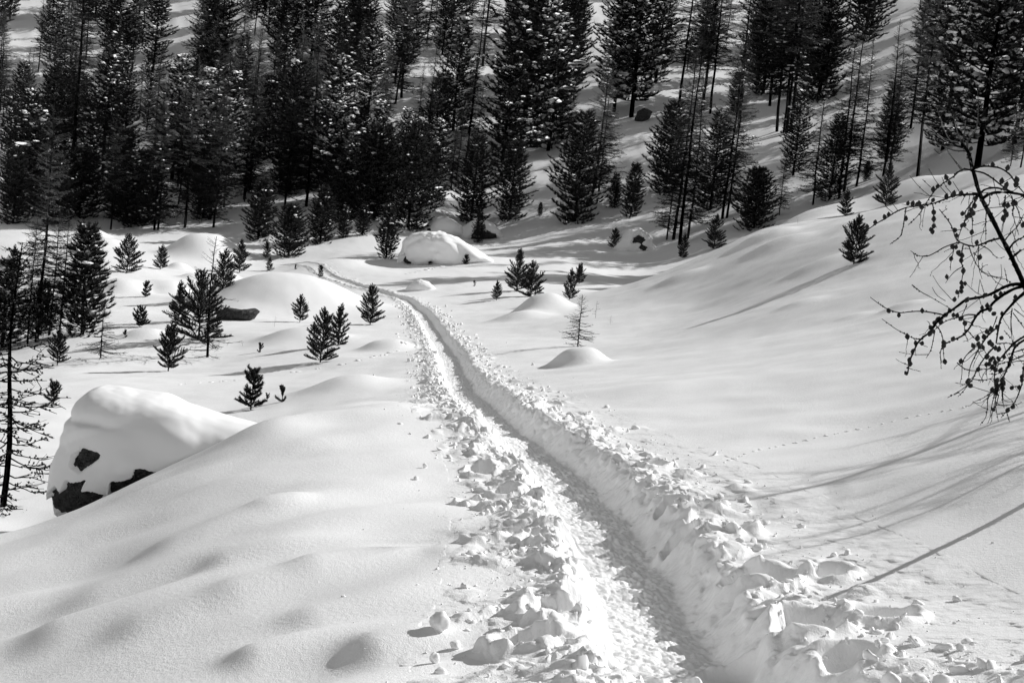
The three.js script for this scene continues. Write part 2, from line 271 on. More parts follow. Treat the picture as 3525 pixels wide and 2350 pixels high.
// ------------------------------------------------------------------ geometry builder for plants
class MB {
  constructor() { this.p = []; this.n = []; }
  tri(a, b, c, na, nb, nc) {
    if (!na) { const n = b.clone().sub(a).cross(c.clone().sub(a)).normalize(); na = nb = nc = n; }
    this.p.push(a.x, a.y, a.z, b.x, b.y, b.z, c.x, c.y, c.z); this.n.push(na.x, na.y, na.z, nb.x, nb.y, nb.z, nc.x, nc.y, nc.z);
  }
  tube(pts, radii, sides = 5) {
    let prev = null, pn = null; const ref = V3(0.31, 0.2, 0.93);
    for (let i = 0; i < pts.length; i++) {
      const t = pts[Math.min(pts.length - 1, i + 1)].clone().sub(pts[Math.max(0, i - 1)]).normalize(), a = t.clone().cross(Math.abs(t.dot(ref)) > 0.9 ? V3(1, 0, 0) : ref).normalize(), b = t.clone().cross(a), ring = [], nn = [];
      for (let k = 0; k < sides; k++) { const f = k / sides * Math.PI * 2, n = a.clone().multiplyScalar(Math.cos(f)).addScaledVector(b, Math.sin(f)); nn.push(n); ring.push(pts[i].clone().addScaledVector(n, radii[i])); }
      if (prev) for (let k = 0; k < sides; k++) { const l = (k + 1) % sides; this.tri(prev[k], ring[k], prev[l], pn[k], nn[k], pn[l]); this.tri(prev[l], ring[k], ring[l], pn[l], nn[k], nn[l]); }
      prev = ring; pn = nn;
    }
    const e = pts[pts.length - 1]; for (let k = 0; k < sides; k++) this.tri(prev[k], e, prev[(k + 1) % sides]);
  }
  // a shoot set all round with needles: from a to b
  brush(a, b, r, n, wide, R, lift = 0) {
    const ax = b.clone().sub(a), L = ax.length(); ax.divideScalar(L); const u = ax.clone().cross(Math.abs(ax.y) > 0.9 ? V3(1, 0, 0) : V3(0, 1, 0)).normalize(), v = ax.clone().cross(u);
    for (let i = 0; i < n; i++) {
      const t = (i + R()) / n, f = R() * 6.283, o = a.clone().addScaledVector(ax, L * t), dir = u.clone().multiplyScalar(Math.cos(f)).addScaledVector(v, Math.sin(f));
      const side = ax.clone().cross(dir).applyAxisAngle(dir, (R() - 0.5) * 2.5), len = r * (0.75 + 0.5 * R()), tip = o.clone().addScaledVector(dir, len * 0.8).addScaledVector(ax, len * (0.45 + 0.5 * R())); tip.y += lift * len;
      this.tri(o.clone().addScaledVector(side, wide / 2), tip, o.clone().addScaledVector(side, -wide / 2));
    }
  }
  blob(c, sx, sy, sz, R) {
    const g = new THREE.IcosahedronGeometry(1, 0), p = g.attributes.position, k = []; for (let i = 0; i < p.count; i++) { k.push(V3(p.getX(i), p.getY(i), p.getZ(i))); }
    const yaw = R() * 6.28, off = R() * 50;
    const q = k.map((w) => { const s = 1 + 0.5 * noise(w.x * 1.7 + off, w.y * 1.7, w.z * 1.7), x = w.x * sx * s, z = w.z * sz * s; return V3(c.x + x * Math.cos(yaw) + z * Math.sin(yaw), c.y + w.y * sy * s, c.z - x * Math.sin(yaw) + z * Math.cos(yaw)); });
    const nn = k.map((w) => V3(w.x, w.y * 1.6, w.z).normalize());
    for (let i = 0; i < q.length; i += 3) this.tri(q[i], q[i + 1], q[i + 2], nn[i], nn[i + 1], nn[i + 2]);
  }
  geo() { const g = new THREE.BufferGeometry(); g.setAttribute('position', new THREE.BufferAttribute(new Float32Array(this.p), 3)); g.setAttribute('normal', new THREE.BufferAttribute(new Float32Array(this.n), 3)); g.setAttribute('uv', new THREE.BufferAttribute(new Float32Array(this.p.length / 3 * 2), 2)); return g; }
}
let TRIS = 0;
const made = (mb) => { TRIS += mb.p.length / 9; return mb.geo(); };
const bend = (o, dir, L, n, rise, R, wig = 0.05) => { const pts = []; for (let i = 0; i <= n; i++) { const t = i / n; pts.push(V3(o.x + dir.x * L * t + (R() - 0.5) * wig * L * t, o.y + dir.y * L * t + rise * L * t * t + (R() - 0.5) * wig * L * t * 0.6, o.z + dir.z * L * t + (R() - 0.5) * wig * L * t)); } return pts; };
const onCurve = (pts, t) => { const f = Math.min(pts.length - 1.001, t * (pts.length - 1)), i = Math.floor(f); return pts[i].clone().lerp(pts[i + 1], f - i); };

// ---- young stone pines: a leader and whorls of needle-clad branches, each branch a part
const shootGeos = [0.16, 0.36, 0.7].map((L, v) => [0, 1, 2].map((s) => {
  const R = rng(100 + v * 10 + s), mb = new MB(), main = bend(V3(0, 0, 0), V3(0.93, 0.2, 0), L, 4, 0.3, R, 0.08);
  mb.tube(main, main.map((_, i) => lerp(0.006 + L * 0.011, 0.003, i / 4)), 4); mb.tube(main.slice(v ? 1 : 0), main.slice(v ? 1 : 0).map(() => 0.02), 5);
  for (let i = v ? 1 : 0; i < 4; i++) mb.brush(main[i], main[i + 1], 0.052, [44, 50, 56][v], 0.016, R, 0.15);
  mb.brush(main[4], main[4].clone().add(V3(0.02, 0.02, 0)), 0.055, 26, 0.016, R);
  for (let k = 0; k < [0, 3, 7][v]; k++) {
    const o = onCurve(main, 0.3 + 0.6 * k / [1, 3, 7][v]), q = k % 2 ? 1 : -1, l = L * (0.42 - 0.03 * k) * (0.8 + 0.4 * R()), sp = bend(o, V3(0.62, 0.25 + 0.2 * R(), q * 0.7), l, 2, 0.25, R);
    mb.tube(sp, [0.005, 0.004, 0.003], 3); for (let i = 0; i < 2; i++) mb.brush(sp[i], sp[i + 1], 0.05, 36, 0.016, R, 0.15);
  }
  return made(mb);
}));
function youngPine(h, seed, slim) {
  const R = rng(seed), t = new THREE.Group(), trunk = new MB(), pts = []; for (let i = 0; i <= 5; i++) pts.push(V3((R() - 0.5) * 0.015 * h, h * 0.94 * i / 5 - (i ? 0 : 0.15), (R() - 0.5) * 0.015 * h));
  trunk.tube(pts, pts.map((_, i) => lerp(0.012 * h + 0.006, 0.005, i / 5)), 6); const tg = made(trunk);
  mesh('trunk', tg, barkMat, t);
  const gap = 0.085 + h * 0.026; let y = h * 0.95, k = 0;
  { const m = mesh('branch', shootGeos[h > 1.2 ? 1 : 0][0], needleMats[1], t); m.position.set(pts[5].x, h * 0.95 - 0.1, pts[5].z); m.rotation.set(0, R() * 6, Math.PI / 2 - 0.35, 'YXZ'); m.scale.setScalar(0.75); }
  y -= gap * 0.8;
  while (y > h * 0.03) {
    const n = h < 0.6 ? 3 + Math.floor(R() * 2) : 5 + Math.floor(R() * 2), a0 = R() * 6;
    for (let i = 0; i < n; i++) {
      if (R() < 0.15) continue;
      const below = h - y, L = Math.min(slim * (below * 0.52 + 0.08), slim * h * 0.32) * (0.6 + 0.75 * R()), v = L < 0.24 ? 0 : L < 0.52 ? 1 : 2, s = Math.floor(R() * 3);
      const m = mesh('branch', shootGeos[v][s], needleMats[Math.floor(R() * 2)], t), c = onCurve(pts, y / h); m.position.set(c.x, y + (R() - 0.5) * gap * 0.4, c.z);
      m.rotation.set((R() - 0.5) * 0.5, a0 + (i + R() * 0.4) / n * 6.283, -0.12 + 0.7 * Math.pow(y / h, 1.2) + (R() - 0.5) * 0.25, 'YXZ'); const f = L / [0.19, 0.42, 0.8][v]; m.scale.set(f, Math.min(1.25, Math.max(0.8, f)), Math.min(1.25, Math.max(0.8, f)));
    }
    y -= gap * (0.75 + 0.5 * R()); k++;
  }
  return t;
}
// ---- big pines with one crown
function bigPine(h, seed, o) {
  const R = rng(seed), trunk = new MB(), crown = new MB(), snow = new MB(), pts = [], bow = (R() - 0.5) * 0.03 * h;
  for (let i = 0; i <= 8; i++) pts.push(V3(bow * Math.sin(i / 8 * 3) + (R() - 0.5) * 0.06, h * 0.985 * i / 8 - (i ? 0 : 0.4), (R() - 0.5) * 0.06));
  trunk.tube(pts, pts.map((_, i) => lerp(0.0125 * h + 0.03, 0.02, i / 8)), 8);
  const n = Math.round(o.n * (0.9 + 0.2 * R()));
  for (let i = 0; i < n; i++) {
    const t = o.low + (0.985 - o.low) * Math.pow((i + R() * 0.8) / n, o.pack), az = i * 2.4 + R() * 0.9, top = (1 - t) / (1 - o.low);
    const env = o.w * h * Math.pow(Math.min(1, top * 1.55 + 0.05), 0.75) * (1 - 0.28 * sst(0.6, 1, top)) * (0.65 + 0.6 * R()) , L = Math.max(0.25, env);
    const c = onCurve(pts, t), rise = lerp(0.34, o.up, top), d = V3(Math.cos(az), lerp(0.75, -0.3 + o.up * 0.3, Math.pow(top, 0.5)) + (R() - 0.5) * 0.25, Math.sin(az)), br = bend(c, d, L, 4, rise, R, 0.1);
    crown.tube(br, br.map((_, k) => lerp(0.012 + L * 0.014, 0.008, k / 4)), 3);
    const m = Math.max(2, Math.round(L / o.tuft * (o.dense ?? 1))), load = R() < 0.3 ? 1.4 : 0.4;
    if (o.snow && R() < o.snow * 3.6) for (let k = 0; k < 4; k++) { const a = onCurve(br, 0.35 + 0.6 * R()), z = o.tuft * (0.35 + 0.5 * R() * R()); snow.blob(a.add(V3(0, o.r * 0.95, 0)), z * (0.8 + 0.9 * R()), z * 0.42, z * (0.4 + 0.4 * R()), R); }
    for (let k = 0; k < m; k++) {
      const f = 0.22 + 0.78 * (k + 0.6 * R()) / m, a = onCurve(br, Math.min(1, f)), q = (k % 2 ? 1 : -1) * (k === m - 1 ? 0.15 : 1), sd = V3(-Math.sin(az) * q + Math.cos(az) * 0.8, 0.25 + 0.5 * R(), Math.cos(az) * q + Math.sin(az) * 0.8).normalize(), l = o.tuft * (0.8 + 0.7 * R()) * (1.2 - 0.5 * f);
      const b = a.clone().addScaledVector(sd, l); crown.tube([a, a.clone().lerp(b, 0.5), b], [0.02, o.r * 0.42, 0.02], 3); crown.brush(a, b, o.r, o.needles, o.wide, R, 0.35);
      if (R() < o.snow * load * (0.6 + 1.3 * f)) { const sz = o.tuft * (0.3 + 0.55 * R() * R()); snow.blob(a.clone().lerp(b, 0.6).add(V3(0, o.r * 0.6, 0)), sz * (1 + 0.8 * R()), sz * 0.4, sz * 0.75, R); }
    }
  }
  crown.brush(pts[8].clone().add(V3(0, -0.4, 0)), pts[8].clone().add(V3(0, 0.2, 0)), o.r * 1.1, o.needles * 2, o.wide, R);
  const t = new THREE.Group(); mesh('trunk', made(trunk), barkMat, t); mesh('crown', made(crown), needleMats[o.tone], t); if (snow.p.length) tag(mesh('branch_snow', made(snow), looseSnowMat, t), null, null, null, 'stuff');
  t.userData.h = h; return t;
}
// ---- bare larches
function bareLarch(h, seed, o) {
  const R = rng(seed), trunk = new MB(), limbs = new MB(), twigs = new MB(), pts = [], bow = (R() - 0.5) * 0.05 * h; let crown = limbs;
  for (let i = 0; i <= 8; i++) pts.push(V3(bow * Math.sin(i / 8 * 3.1) + (R() - 0.5) * 0.006 * h, h * i / 8 - (i ? 0 : 0.3), (R() - 0.5) * 0.006 * h));
  trunk.tube(pts, pts.map((_, i) => lerp(o.girth * h, 0.0012 * h + 0.003, Math.pow(i / 8, 0.85))), 7);
  const snow = new MB();
  for (let i = 0; i < o.n; i++) {
    const t = o.low + (0.98 - o.low) * (i + R()) / o.n, top = 1 - t, az = R() * 6.283, L = o.w * h * Math.pow(top * 1.25 + 0.03, 0.7) * (0.45 + 0.75 * R()), c = onCurve(pts, t);
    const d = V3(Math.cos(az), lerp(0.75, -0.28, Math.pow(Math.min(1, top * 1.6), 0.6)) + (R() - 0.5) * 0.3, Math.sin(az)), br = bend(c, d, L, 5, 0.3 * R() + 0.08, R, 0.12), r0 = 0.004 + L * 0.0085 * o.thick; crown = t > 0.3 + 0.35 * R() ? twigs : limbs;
    crown.tube(br, br.map((_, k) => lerp(r0, r0 * 0.3, k / 5)), 3);
    const m = Math.round(o.twigs * (0.6 + 0.8 * R()));
    for (let k = 0; k < m; k++) {
      const f = 0.15 + 0.83 * (k + R()) / m, a = onCurve(br, f), q = R() < 0.5 ? 1 : -1, l = L * 0.42 * (0.3 + 0.7 * R()) * (1.15 - f * 0.5), sd = V3(-Math.sin(az) * q + Math.cos(az) * (0.3 + R()), -0.45 + 0.7 * R(), Math.cos(az) * q + Math.sin(az) * (0.3 + R())).normalize(), tw = bend(a, sd, l, 2, R() * 0.3 - 0.05, R, 0.2);
      crown.tube(tw, [r0 * 0.45, r0 * 0.36, r0 * 0.22], 3);
      if (o.sub) for (let e = 0; e < o.sub; e++) { const g = onCurve(tw, 0.3 + 0.6 * R()), z = bend(g, V3(R() - 0.5, R() * 0.9 - 0.5, R() - 0.5).normalize(), l * 0.45, 1, 0, R); crown.tube(z, [r0 * 0.3, r0 * 0.18], 3); }
      if (o.snow && R() < o.snow) snow.blob(a.add(V3(0, 0.06, 0)), 0.16 + 0.2 * R(), 0.07, 0.12, R);
    }
  }
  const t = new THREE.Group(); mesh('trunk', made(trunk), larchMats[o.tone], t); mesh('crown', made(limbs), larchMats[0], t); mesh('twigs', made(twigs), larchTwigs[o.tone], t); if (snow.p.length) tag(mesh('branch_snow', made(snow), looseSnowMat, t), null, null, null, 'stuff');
  t.userData.h = h; return t;
}
const YH = [0.3, 0.55, 0.9, 1.4, 2.1, 3.0];
const young = YH.flatMap((h, i) => [youngPine(h, 200 + i, 0.85), youngPine(h, 230 + i, 1.1), youngPine(h, 260 + i, 0.98), youngPine(h, 290 + i, 1.22)]); young.forEach((t, i) => { t.userData.h = YH[i >> 2]; });
const midO = { n: 210, low: 0.0, pack: 0.85, w: 0.27, up: 0.4, tuft: 0.3, r: 0.12, needles: 34, wide: 0.026, snow: 0.012, tone: 1, dense: 1.25 };
const mid = [bigPine(4.6, 301, midO), bigPine(4.6, 302, { ...midO, w: 0.22 }), bigPine(5, 303, { ...midO, w: 0.24, snow: 0.03, tone: 2 }), bigPine(4.6, 304, { ...midO, w: 0.4, n: 240 })];
const tallO = { n: 150, low: 0.05, pack: 0.95, w: 0.21, up: 0.42, tuft: 0.55, r: 0.22, needles: 26, wide: 0.05, snow: 0.05, tone: 1, dense: 1.9 };
const tall = [bigPine(12, 311, { ...tallO, low: 0.015, snow: 0.012 }), bigPine(13, 312, { ...tallO, w: 0.19, low: 0.08 }), bigPine(14, 313, { ...tallO, w: 0.19, n: 140, snow: 0.11, low: 0.07 }), bigPine(15, 314, { ...tallO, w: 0.22, n: 150, low: 0.14, snow: 0.15, tone: 0 }), bigPine(16, 315, { ...tallO, w: 0.16, n: 150, low: 0.06, snow: 0.07, tone: 0 }), bigPine(11, 316, { ...tallO, w: 0.25, low: 0.0, n: 170, snow: 0.015, tone: 2 })];
const larO = { n: 180, low: 0.1, w: 0.155, twigs: 13, girth: 0.0085, thick: 2.1, tone: 1, sub: 2 };
const larches = [bareLarch(16, 401, { ...larO, n: 210, twigs: 15 }), bareLarch(18, 402, { ...larO, low: 0.26, n: 160, tone: 1, snow: 0.012 }), bareLarch(14, 403, { ...larO, w: 0.16, tone: 2 }), bareLarch(20, 404, { ...larO, low: 0.2, w: 0.125, n: 180, tone: 0 }), bareLarch(15, 405, { ...larO, w: 0.16, snow: 0.02, tone: 2 }), bareLarch(12, 406, { ...larO, low: 0.06, w: 0.17, tone: 2 })];
const littleLarch = [bareLarch(3.4, 421, { ...larO, n: 70, low: 0.05, w: 0.26, girth: 0.012, twigs: 7, tone: 0, sub: 1, thick: 1.0 }), bareLarch(1.7, 422, { ...larO, n: 84, low: 0.05, w: 0.36, girth: 0.013, twigs: 7, tone: 0, sub: 0, thick: 1.7 }), bareLarch(0.6, 423, { ...larO, n: 8, low: 0.1, w: 0.45, girth: 0.008, twigs: 3, tone: 0, sub: 0, thick: 0.7 })];
const pick = rng(900);
function plant(proto, p, h, name, label, category, group, lean = 0.02) {
  const t = proto.clone(); t.name = numbered(name); delete t.userData.h; scene.add(t); t.position.copy(p);
  const s = h / proto.userData.h; t.scale.set(s, s, s); t.rotation.set((pick() - 0.5) * 0.04, pick() * 6.283, -lean - 0.02 + 0.1 * Math.max(-0.5, Math.min(0.5, p.x / -p.z)) + (pick() - 0.5) * 0.035, 'ZXY'); return tag(t, label, category, group);
}
const heightOf = (p, v, vt) => Math.hypot(p.z, p.y) * (v - vt) / PF * 1.0;
function treeAt(kind, u, v, vt, label, group, variant) {
  const p = meet(u, v, land), h = heightOf(p, v, vt); p.y = land(p.x, p.z) - (kind === 'l' || kind === 'k' ? 0.02 : 0.045 * h);
  let proto, name, cat = 'pine tree', lean = 0.02;
  if (kind === 'y') { let b = 0; YH.forEach((q, i) => { if (Math.abs(Math.log(q / h)) < Math.abs(Math.log(YH[b] / h))) b = i; }); proto = h > 3.6 ? mid[variant ?? Math.floor(pick() * 2)] : young[b * 4 + (variant ?? Math.floor(pick() * 4))]; name = h < 0.75 ? 'pine_seedling' : 'young_pine'; cat = h < 0.75 ? 'seedling' : 'young pine'; }
  if (kind === 'm') { proto = mid[variant ?? Math.floor(pick() * 3)]; name = 'pine_tree'; }
  if (kind === 't') { proto = tall[variant ?? Math.floor(pick() * 6)]; name = 'pine_tree'; }
  if (kind === 'l') { proto = larches[variant ?? Math.floor(pick() * 6)]; name = 'larch_tree'; cat = 'larch tree'; }
  if (kind === 'k') { proto = littleLarch[variant ?? 0]; name = 'young_larch'; cat = 'young larch'; }
  return plant(proto, p, h, name, label, cat, group, lean);
}
// ------------------------------------------------------------------ trees one can tell apart: kind, picture place of the foot, row of the tip, label
for (const t of `y 290 625 532|rounded young pine alone on the snowfield left of the long low mound
y 367 618 560|small open young pine with spreading arms right of the rounded one
y 549 625 545|dense young pine standing behind the left end of the big mound
y 510 665 568|dark young pine rising behind the bare larch at the big mound
y 610 592 548|small pine at the foot of the bushy pine behind the big mound
y 618 622 590|tiny pine beside the far bend of the path behind the mound
y 735 636 607|small pine at the right shoulder of the big snow mound beside the path
y 678 618 608|seedling tip poking out of the crest of the big mound
y 984 607 566|small pine in front of the large snow covered boulder
y 950 607 580|tiny pine at the left foot of the large snow covered boulder
y 1070 607 584|tiny pine at the right flank of the large snow covered boulder
y 1410 571 521|young pine just left of the round boulder beside the larch clump
y 1568 592 534|small pine at the foot of the larch clump on the ridge line
y 1640 571 488|bushy young pine at the edge of the right hand ridge
y 1942 496 436|small dense pine on the shaded band of the right slope
y 2035 474 370|taller young pine on the shaded band of the right slope
y 1962 606 497|solitary leaning young pine high on the sunlit right slope
y 1187 668 566|taller of the pair of pines in the middle of the valley
y 1218 681 596|shorter right hand pine of the valley pair
y 1140 690 645|small pine just left of the valley pair
y 1308 688 614|young pine above the thin bare sapling with its tip bent left
y 1330 652 604|small young pine touching the one above the bare sapling
y 1088 657 645|sprig of pine barely out of the snow right of the small round mound
y 688 740 677|small cone shaped pine on the low mound left of the path
y 735 832 702|wide many branched young pine at the left of the path
y 776 792 699|slender young pine touching the wide one beside the path
y 850 745 649|young pine with long right arms nearest the left bank of the path
y 597 809 788|lone seedling halfway up the left snowfield
y 575 941 839|young pine with clear whorls above the foreground ridge
y 612 922 903|tiny seedling at the right foot of the pine with clear whorls
y 647 923 887|small twisted seedling right of the pine with clear whorls
y 385 852 740|bushy round young pine casting a long shadow to its left
y 408 740 641|slim young pine left of the bare larch with dense pine behind
y 455 782 608|tall dark young pine merging with the bare larch
y 335 681 644|tiny pine between two small snow mounds at left
y 320 751 699|small open pine on the left snowfield below the tiny one
y 286 775 758|smallest seedling in the snow hollow at left
y 130 838 755|young pine with level branches in front of the tall dark pine
y 122 926 873|little pine above the left shoulder of the snow capped boulder
m 187 768 505|tall dark pine standing alone at left above the snowfield
m 92 768 640|thin pine half hidden among the bare larches at left
m 2 800 586|dark pine cut by the left picture edge
y 30 640 560|young pine behind the larches at the left edge
m 662 588 466 3|broad bushy pine behind the big snow mound
m 735 558 426 0|bushy pine right of the broad one behind the mound
m 592 550 408 0|dark pine at the forest edge above the big mound
m 788 546 470|small pine in the row at the forest foot
m 832 540 468|slight pine in the row left of the double pine
m 886 592 468|upright pine in front of the forest, left of the large boulder
t 936 522 274 5|large feathery pine at the forest foot above the large boulder
t 1082 508 305 5|wide pine with raised branches behind the twin boulders
m 1098 557 487|small dark pine growing in front of the right twin boulder
t 1170 504 318 5|spreading pine at the foot of the huge dark trees
t 1320 508 250 5|narrow dark pine in the middle of the clearing edge
m 1410 476 398|left of two young pines right of the clearing
m 1449 496 374|right of two young pines right of the clearing, taller
t 1527 442 228 5|dense pine behind the larch clump, left one
t 1632 482 248 0|dense pine behind the larch clump, right one
m 1732 524 383 3|bushy low pine at the ridge right of the larch clump
t 1822 402 205 1|pine standing on the sunny forest slope at right
t 1905 458 258 0|dark pine wrapped by larch stems near the right ridge
m 1240 494 464|very small pine in the clearing in front of the tall trees
m 1990 415 372|small pine peeping over the right ridge
t 2037 372 185 1|raised armed pine behind the right ridge
t 1685 255 165 0|small pine alone on the upper sunny slope
t 2245 385 -170 3|huge dark snow flecked pine behind the leaning larch top
t 2165 345 60 1|dark pine at the left flank of the huge snow flecked pine
t 2330 330 -60 4|dark pine at the right edge behind the ridge
t 1190 385 -90 3|huge dark pine left of the clearing, tallest there
t 1150 415 60 4|dark pine at the left side of the tallest tree by the clearing
t 1258 345 30 2|tall snow flecked pine right of the tallest tree by the clearing
t 1287 278 60 4|narrow black pine at the upper edge of the clearing
t 1410 255 -40 3|thick pine shading the upper clearing
t 1450 270 -130 3|huge pine with a crooked trunk above the clearing
t 1505 190 -60 4|tall dark pine right of the crooked trunk
t 855 464 226 2|dark pine left of the feathery pine in the forest edge
t 990 480 268 2|dark pine between the feathery and the wide pine
t 752 466 120 3|thick trunked snow flecked pine deep in the left forest
t 660 440 130 0|dark pine behind the broad bushy pine
t 455 490 150 3|thick trunked pine among thin larches in the left forest
t 1040 300 40 2|two tone pine at the edge of the upper snow patch
t 1740 184 -120 4|dark trunked pine high on the right slope
t 1880 230 -70 0|pine between larch stems high on the right slope
l 82 785 241 2|tallest pale bare larch at the left in front of the forest
l 112 770 478 0|thin bare larch right of the tallest pale one at left
l 62 790 500 0|thin bare larch left of the tallest pale one at left
l 134 775 470 3|slender bare larch beside the tall dark pine at left
k 230 822 688 1|stunted bare larch on the left snowfield below the dark pine
k 477 820 540 0|bare larch in front of the dark young pines left of centre
k 1327 795 674 1|thin bare larch sapling growing out of a snow mound right of the path
k 1368 730 690 2|small bare sprout beside the larch sapling
k 1402 745 722 2|low bare twigs right of the larch sapling
k 705 722 690 2|bare shrub at the foot of the big mound
k 630 750 725 2|wisp of bare twigs in the snow below the big mound
k 1832 515 498 2|bare twiggy shrub on the right slope crest
l 253 527 262 2|grey bare larch at the left forest foot
l 354 528 195 0|one of two close larches at the left forest foot, left one
l 362 528 240 4|one of two close larches at the left forest foot, right one
l 425 521 132 2|pale larch in front of dark pines in the left forest
l 481 504 115 1|larch with straight stem at the forest foot
l 490 522 200 0|leaning larch at the forest foot behind the low mound
l 161 428 -120 3|very tall dark stemmed larch rising out of frame at upper left
l 300 522 330 4|short larch at the left forest foot
l 560 458 140 0|larch with low drooping branches at the forest edge
l 653 480 164 0|grey larch in the middle of the left forest
l 702 474 63 2|pale sunlit larch stem reaching high in the left forest
l 790 485 250 4|thin larch behind the row of small pines
l 921 224 -150 1|larch trunk standing in the upper snow patch
l 1078 305 -40 3|dark larch on the upper slope left of the tallest pine
l 1108 152 -200 1|high larch leaning over the upper slope
l 1036 438 250 0|thin larch between feathery and wide pine
l 1358 466 110 4|larch with long sweeping branches beside the clearing pine
l 1375 440 155 2|pale topped larch beside the sweeping one
l 1301 336 150 0|slender larch at the left of the clearing
l 1532 550 300 0|leftmost stem of the larch clump on the ridge
l 1548 550 90 1|second stem of the larch clump on the ridge
l 1560 562 60 3|thickest stem of the larch clump on the ridge
l 1580 548 180 4|right stem of the larch clump on the ridge
l 1560 247 -150 1|tall larch on the slope above the clump
l 1614 247 -190 3|high larch stem right of the one above the clump
l 1632 260 -120 1|second high larch stem above the clump
l 1660 502 90 1|left one of the two larches beside the bushy low pine
l 1670 500 150 0|right one of the two larches beside the bushy low pine
l 1697 292 -100 3|tall larch in the sunny strip of the right slope
l 1768 242 -160 1|dark larch stem left of the cluster on the right slope
l 1784 302 -120 3|larch stem leaning at the cluster on the right slope
l 1800 310 -150 1|first stem in the larch cluster of the right slope
l 1808 306 -100 3|second stem in the larch cluster of the right slope
l 1816 300 -190 1|third stem in the larch cluster of the right slope
l 1790 494 330 0|thin larch pole on the valley side of the ridge
l 1868 470 190 4|larch with drooping branches at the ridge foot
l 1882 228 -150 1|left one of the twin larches in the upper right
l 1892 226 -110 3|right one of the twin larches in the upper right
l 1928 455 80 1|thick larch stem in front of the dark wrapped pine
l 1940 440 30 3|larch stem close behind the thick one
l 1968 428 100 4|larch with fine twigs at the right ridge
l 2000 89 -250 1|high larch at the top right snow strip
l 2030 404 60 3|left stem of the leaning pair at the right ridge
l 2045 390 110 0|right stem of the leaning pair at the right ridge
l 2108 404 -60 1|thick dark larch standing on the shaded band at right
l 2346 384 150 3|dark larch trunk at the right picture edge
l 2322 382 230 4|crooked thin larch beside the trunk at the right edge`.split('\n')) {
  const [head, label] = t.split('|'), [kind, u, v, vt, variant] = head.split(' ');
  treeAt(kind, +u, +v, +vt, label, undefined, variant === undefined ? undefined : +variant);
}
{ // the forest behind: pines and larches filling the far slope
  const R = rng(4242), spots = [];
  const fill = (n, u0, u1, v0, v1, larch, gap, h0, h1, where, group) => { h0 *= 0.82;
    for (let i = 0, tries = 0; i < n && tries < n * 40; tries++) {
      const u = lerp(u0, u1, R()), v = lerp(v0, v1, R()), p = meet(u, v, land); if (-p.z < 112) continue;
      if (u > 925 && u < 1105 && v > 160 && v < 300) continue; if (u > 1285 && u < 1490 && v > 262 && v < 480) continue; if (u > 1110 && u < 1170 && v > 0 && v < 130) continue;
      if (spots.some((q) => Math.hypot(q.x - p.x, q.z - p.z) < gap)) continue; spots.push(p); i++;
      const isL = R() < larch, h = lerp(h0, h1, R()); p.y -= 0.1;
      const k = Math.floor(R() * 6);
      if (isL) plant(larches[k], p, h * 1.1, 'larch_tree', `${['grey twigged', 'high branched', 'pale barked', 'narrow dark', 'bushy grey', 'low branched pale'][k]} bare larch standing in ${where}`, 'larch tree', `larches in ${group}`, 0.03);
      else plant(tall[k], p, h, 'pine_tree', `${['feathery dark pine with hardly any snow', 'slender dark pine with a little snow', 'dark pine with snow on many boughs', 'broad black pine laden with snow', 'narrow black pine flecked with snow', 'wide pine branched to the ground'][k]} in ${where}`, 'pine tree', `pines in ${group}`, 0.03);
    }
  };
  fill(46, -60, 560, 215, 478, 0.6, 2.3, 10, 15, 'the dense left forest', 'the dense left forest');
  fill(38, 560, 1100, 180, 465, 0.55, 2.8, 9, 15, 'the forest left of the clearing', 'the forest left of the clearing');
  fill(64, -80, 1100, 30, 240, 0.5, 2.4, 12, 18, 'the high part of the left forest', 'the high part of the left forest');
  for (let i = 0, tries = 0; i < 13 && tries < 600; tries++) {
    const u = lerp(-20, 880, R()), v = lerp(468, 520, R()), p = meet(u, v, land); if (-p.z < 98 || spots.some((q) => Math.hypot(q.x - p.x, q.z - p.z) < 2.6)) continue; spots.push(p); i++; p.y -= 0.35;
    plant(R() < 0.5 ? tall[5] : mid[R() < 0.5 ? 3 : 0], p, lerp(5, 10, R()), 'pine_tree', 'lower bushy pine along the foot of the left forest', 'pine tree', 'bushy pines along the foot of the left forest', 0.02);
  }
  fill(11, 1150, 1330, 40, 250, 0.2, 4, 13, 18, 'the group above the clearing', 'the group above the clearing');
  fill(23, 1450, 2150, -20, 215, 0.7, 4, 12, 18, 'the open wood high on the right slope', 'the open wood high on the right slope');
  fill(10, 2090, 2420, -20, 300, 0.3, 3.5, 12, 17, 'the dark wood behind the right ridge', 'the dark wood behind the right ridge');
  fill(44, -100, 1150, -200, 30, 0.4, 2.8, 12, 18, 'the wood above the left forest', 'the wood above the left forest');
  fill(13, 1150, 2420, -230, 0, 0.5, 4, 12, 18, 'the wood along the top of the picture', 'the wood along the top of the picture');
}
{ // trees to the right of the picture whose shadows fall into it
  const R = rng(77);
  for (const [x, d, h, k] of [[9.5, 11.5, 5.5, 'l'], [8.4, 9.7, 3.4, 'l'], [6.6, 8.6, 2.4, 'l'], [52, 95, 15, 't'], [60, 99, 16, 't'], [48, 91, 13, 't'], [66, 103, 16, 't'], [74, 108, 17, 't'], [56, 104, 14, 't'], [64, 94, 14, 't'], [82, 112, 17, 't']]) {
    const p = V3(x, land(x, -d) - 0.05, -d);
    plant(k === 'l' ? littleLarch[0] : tall[Math.floor(R() * 6)], p, h, k === 'l' ? 'larch_tree' : 'pine_tree', k === 'l' ? 'bare larch on the near slope beyond the right picture edge' : 'pine on the ridge beyond the right picture edge', k === 'l' ? 'larch tree' : 'pine tree', k === 'l' ? 'larches beyond the right edge' : 'pines beyond the right edge');
  }
}
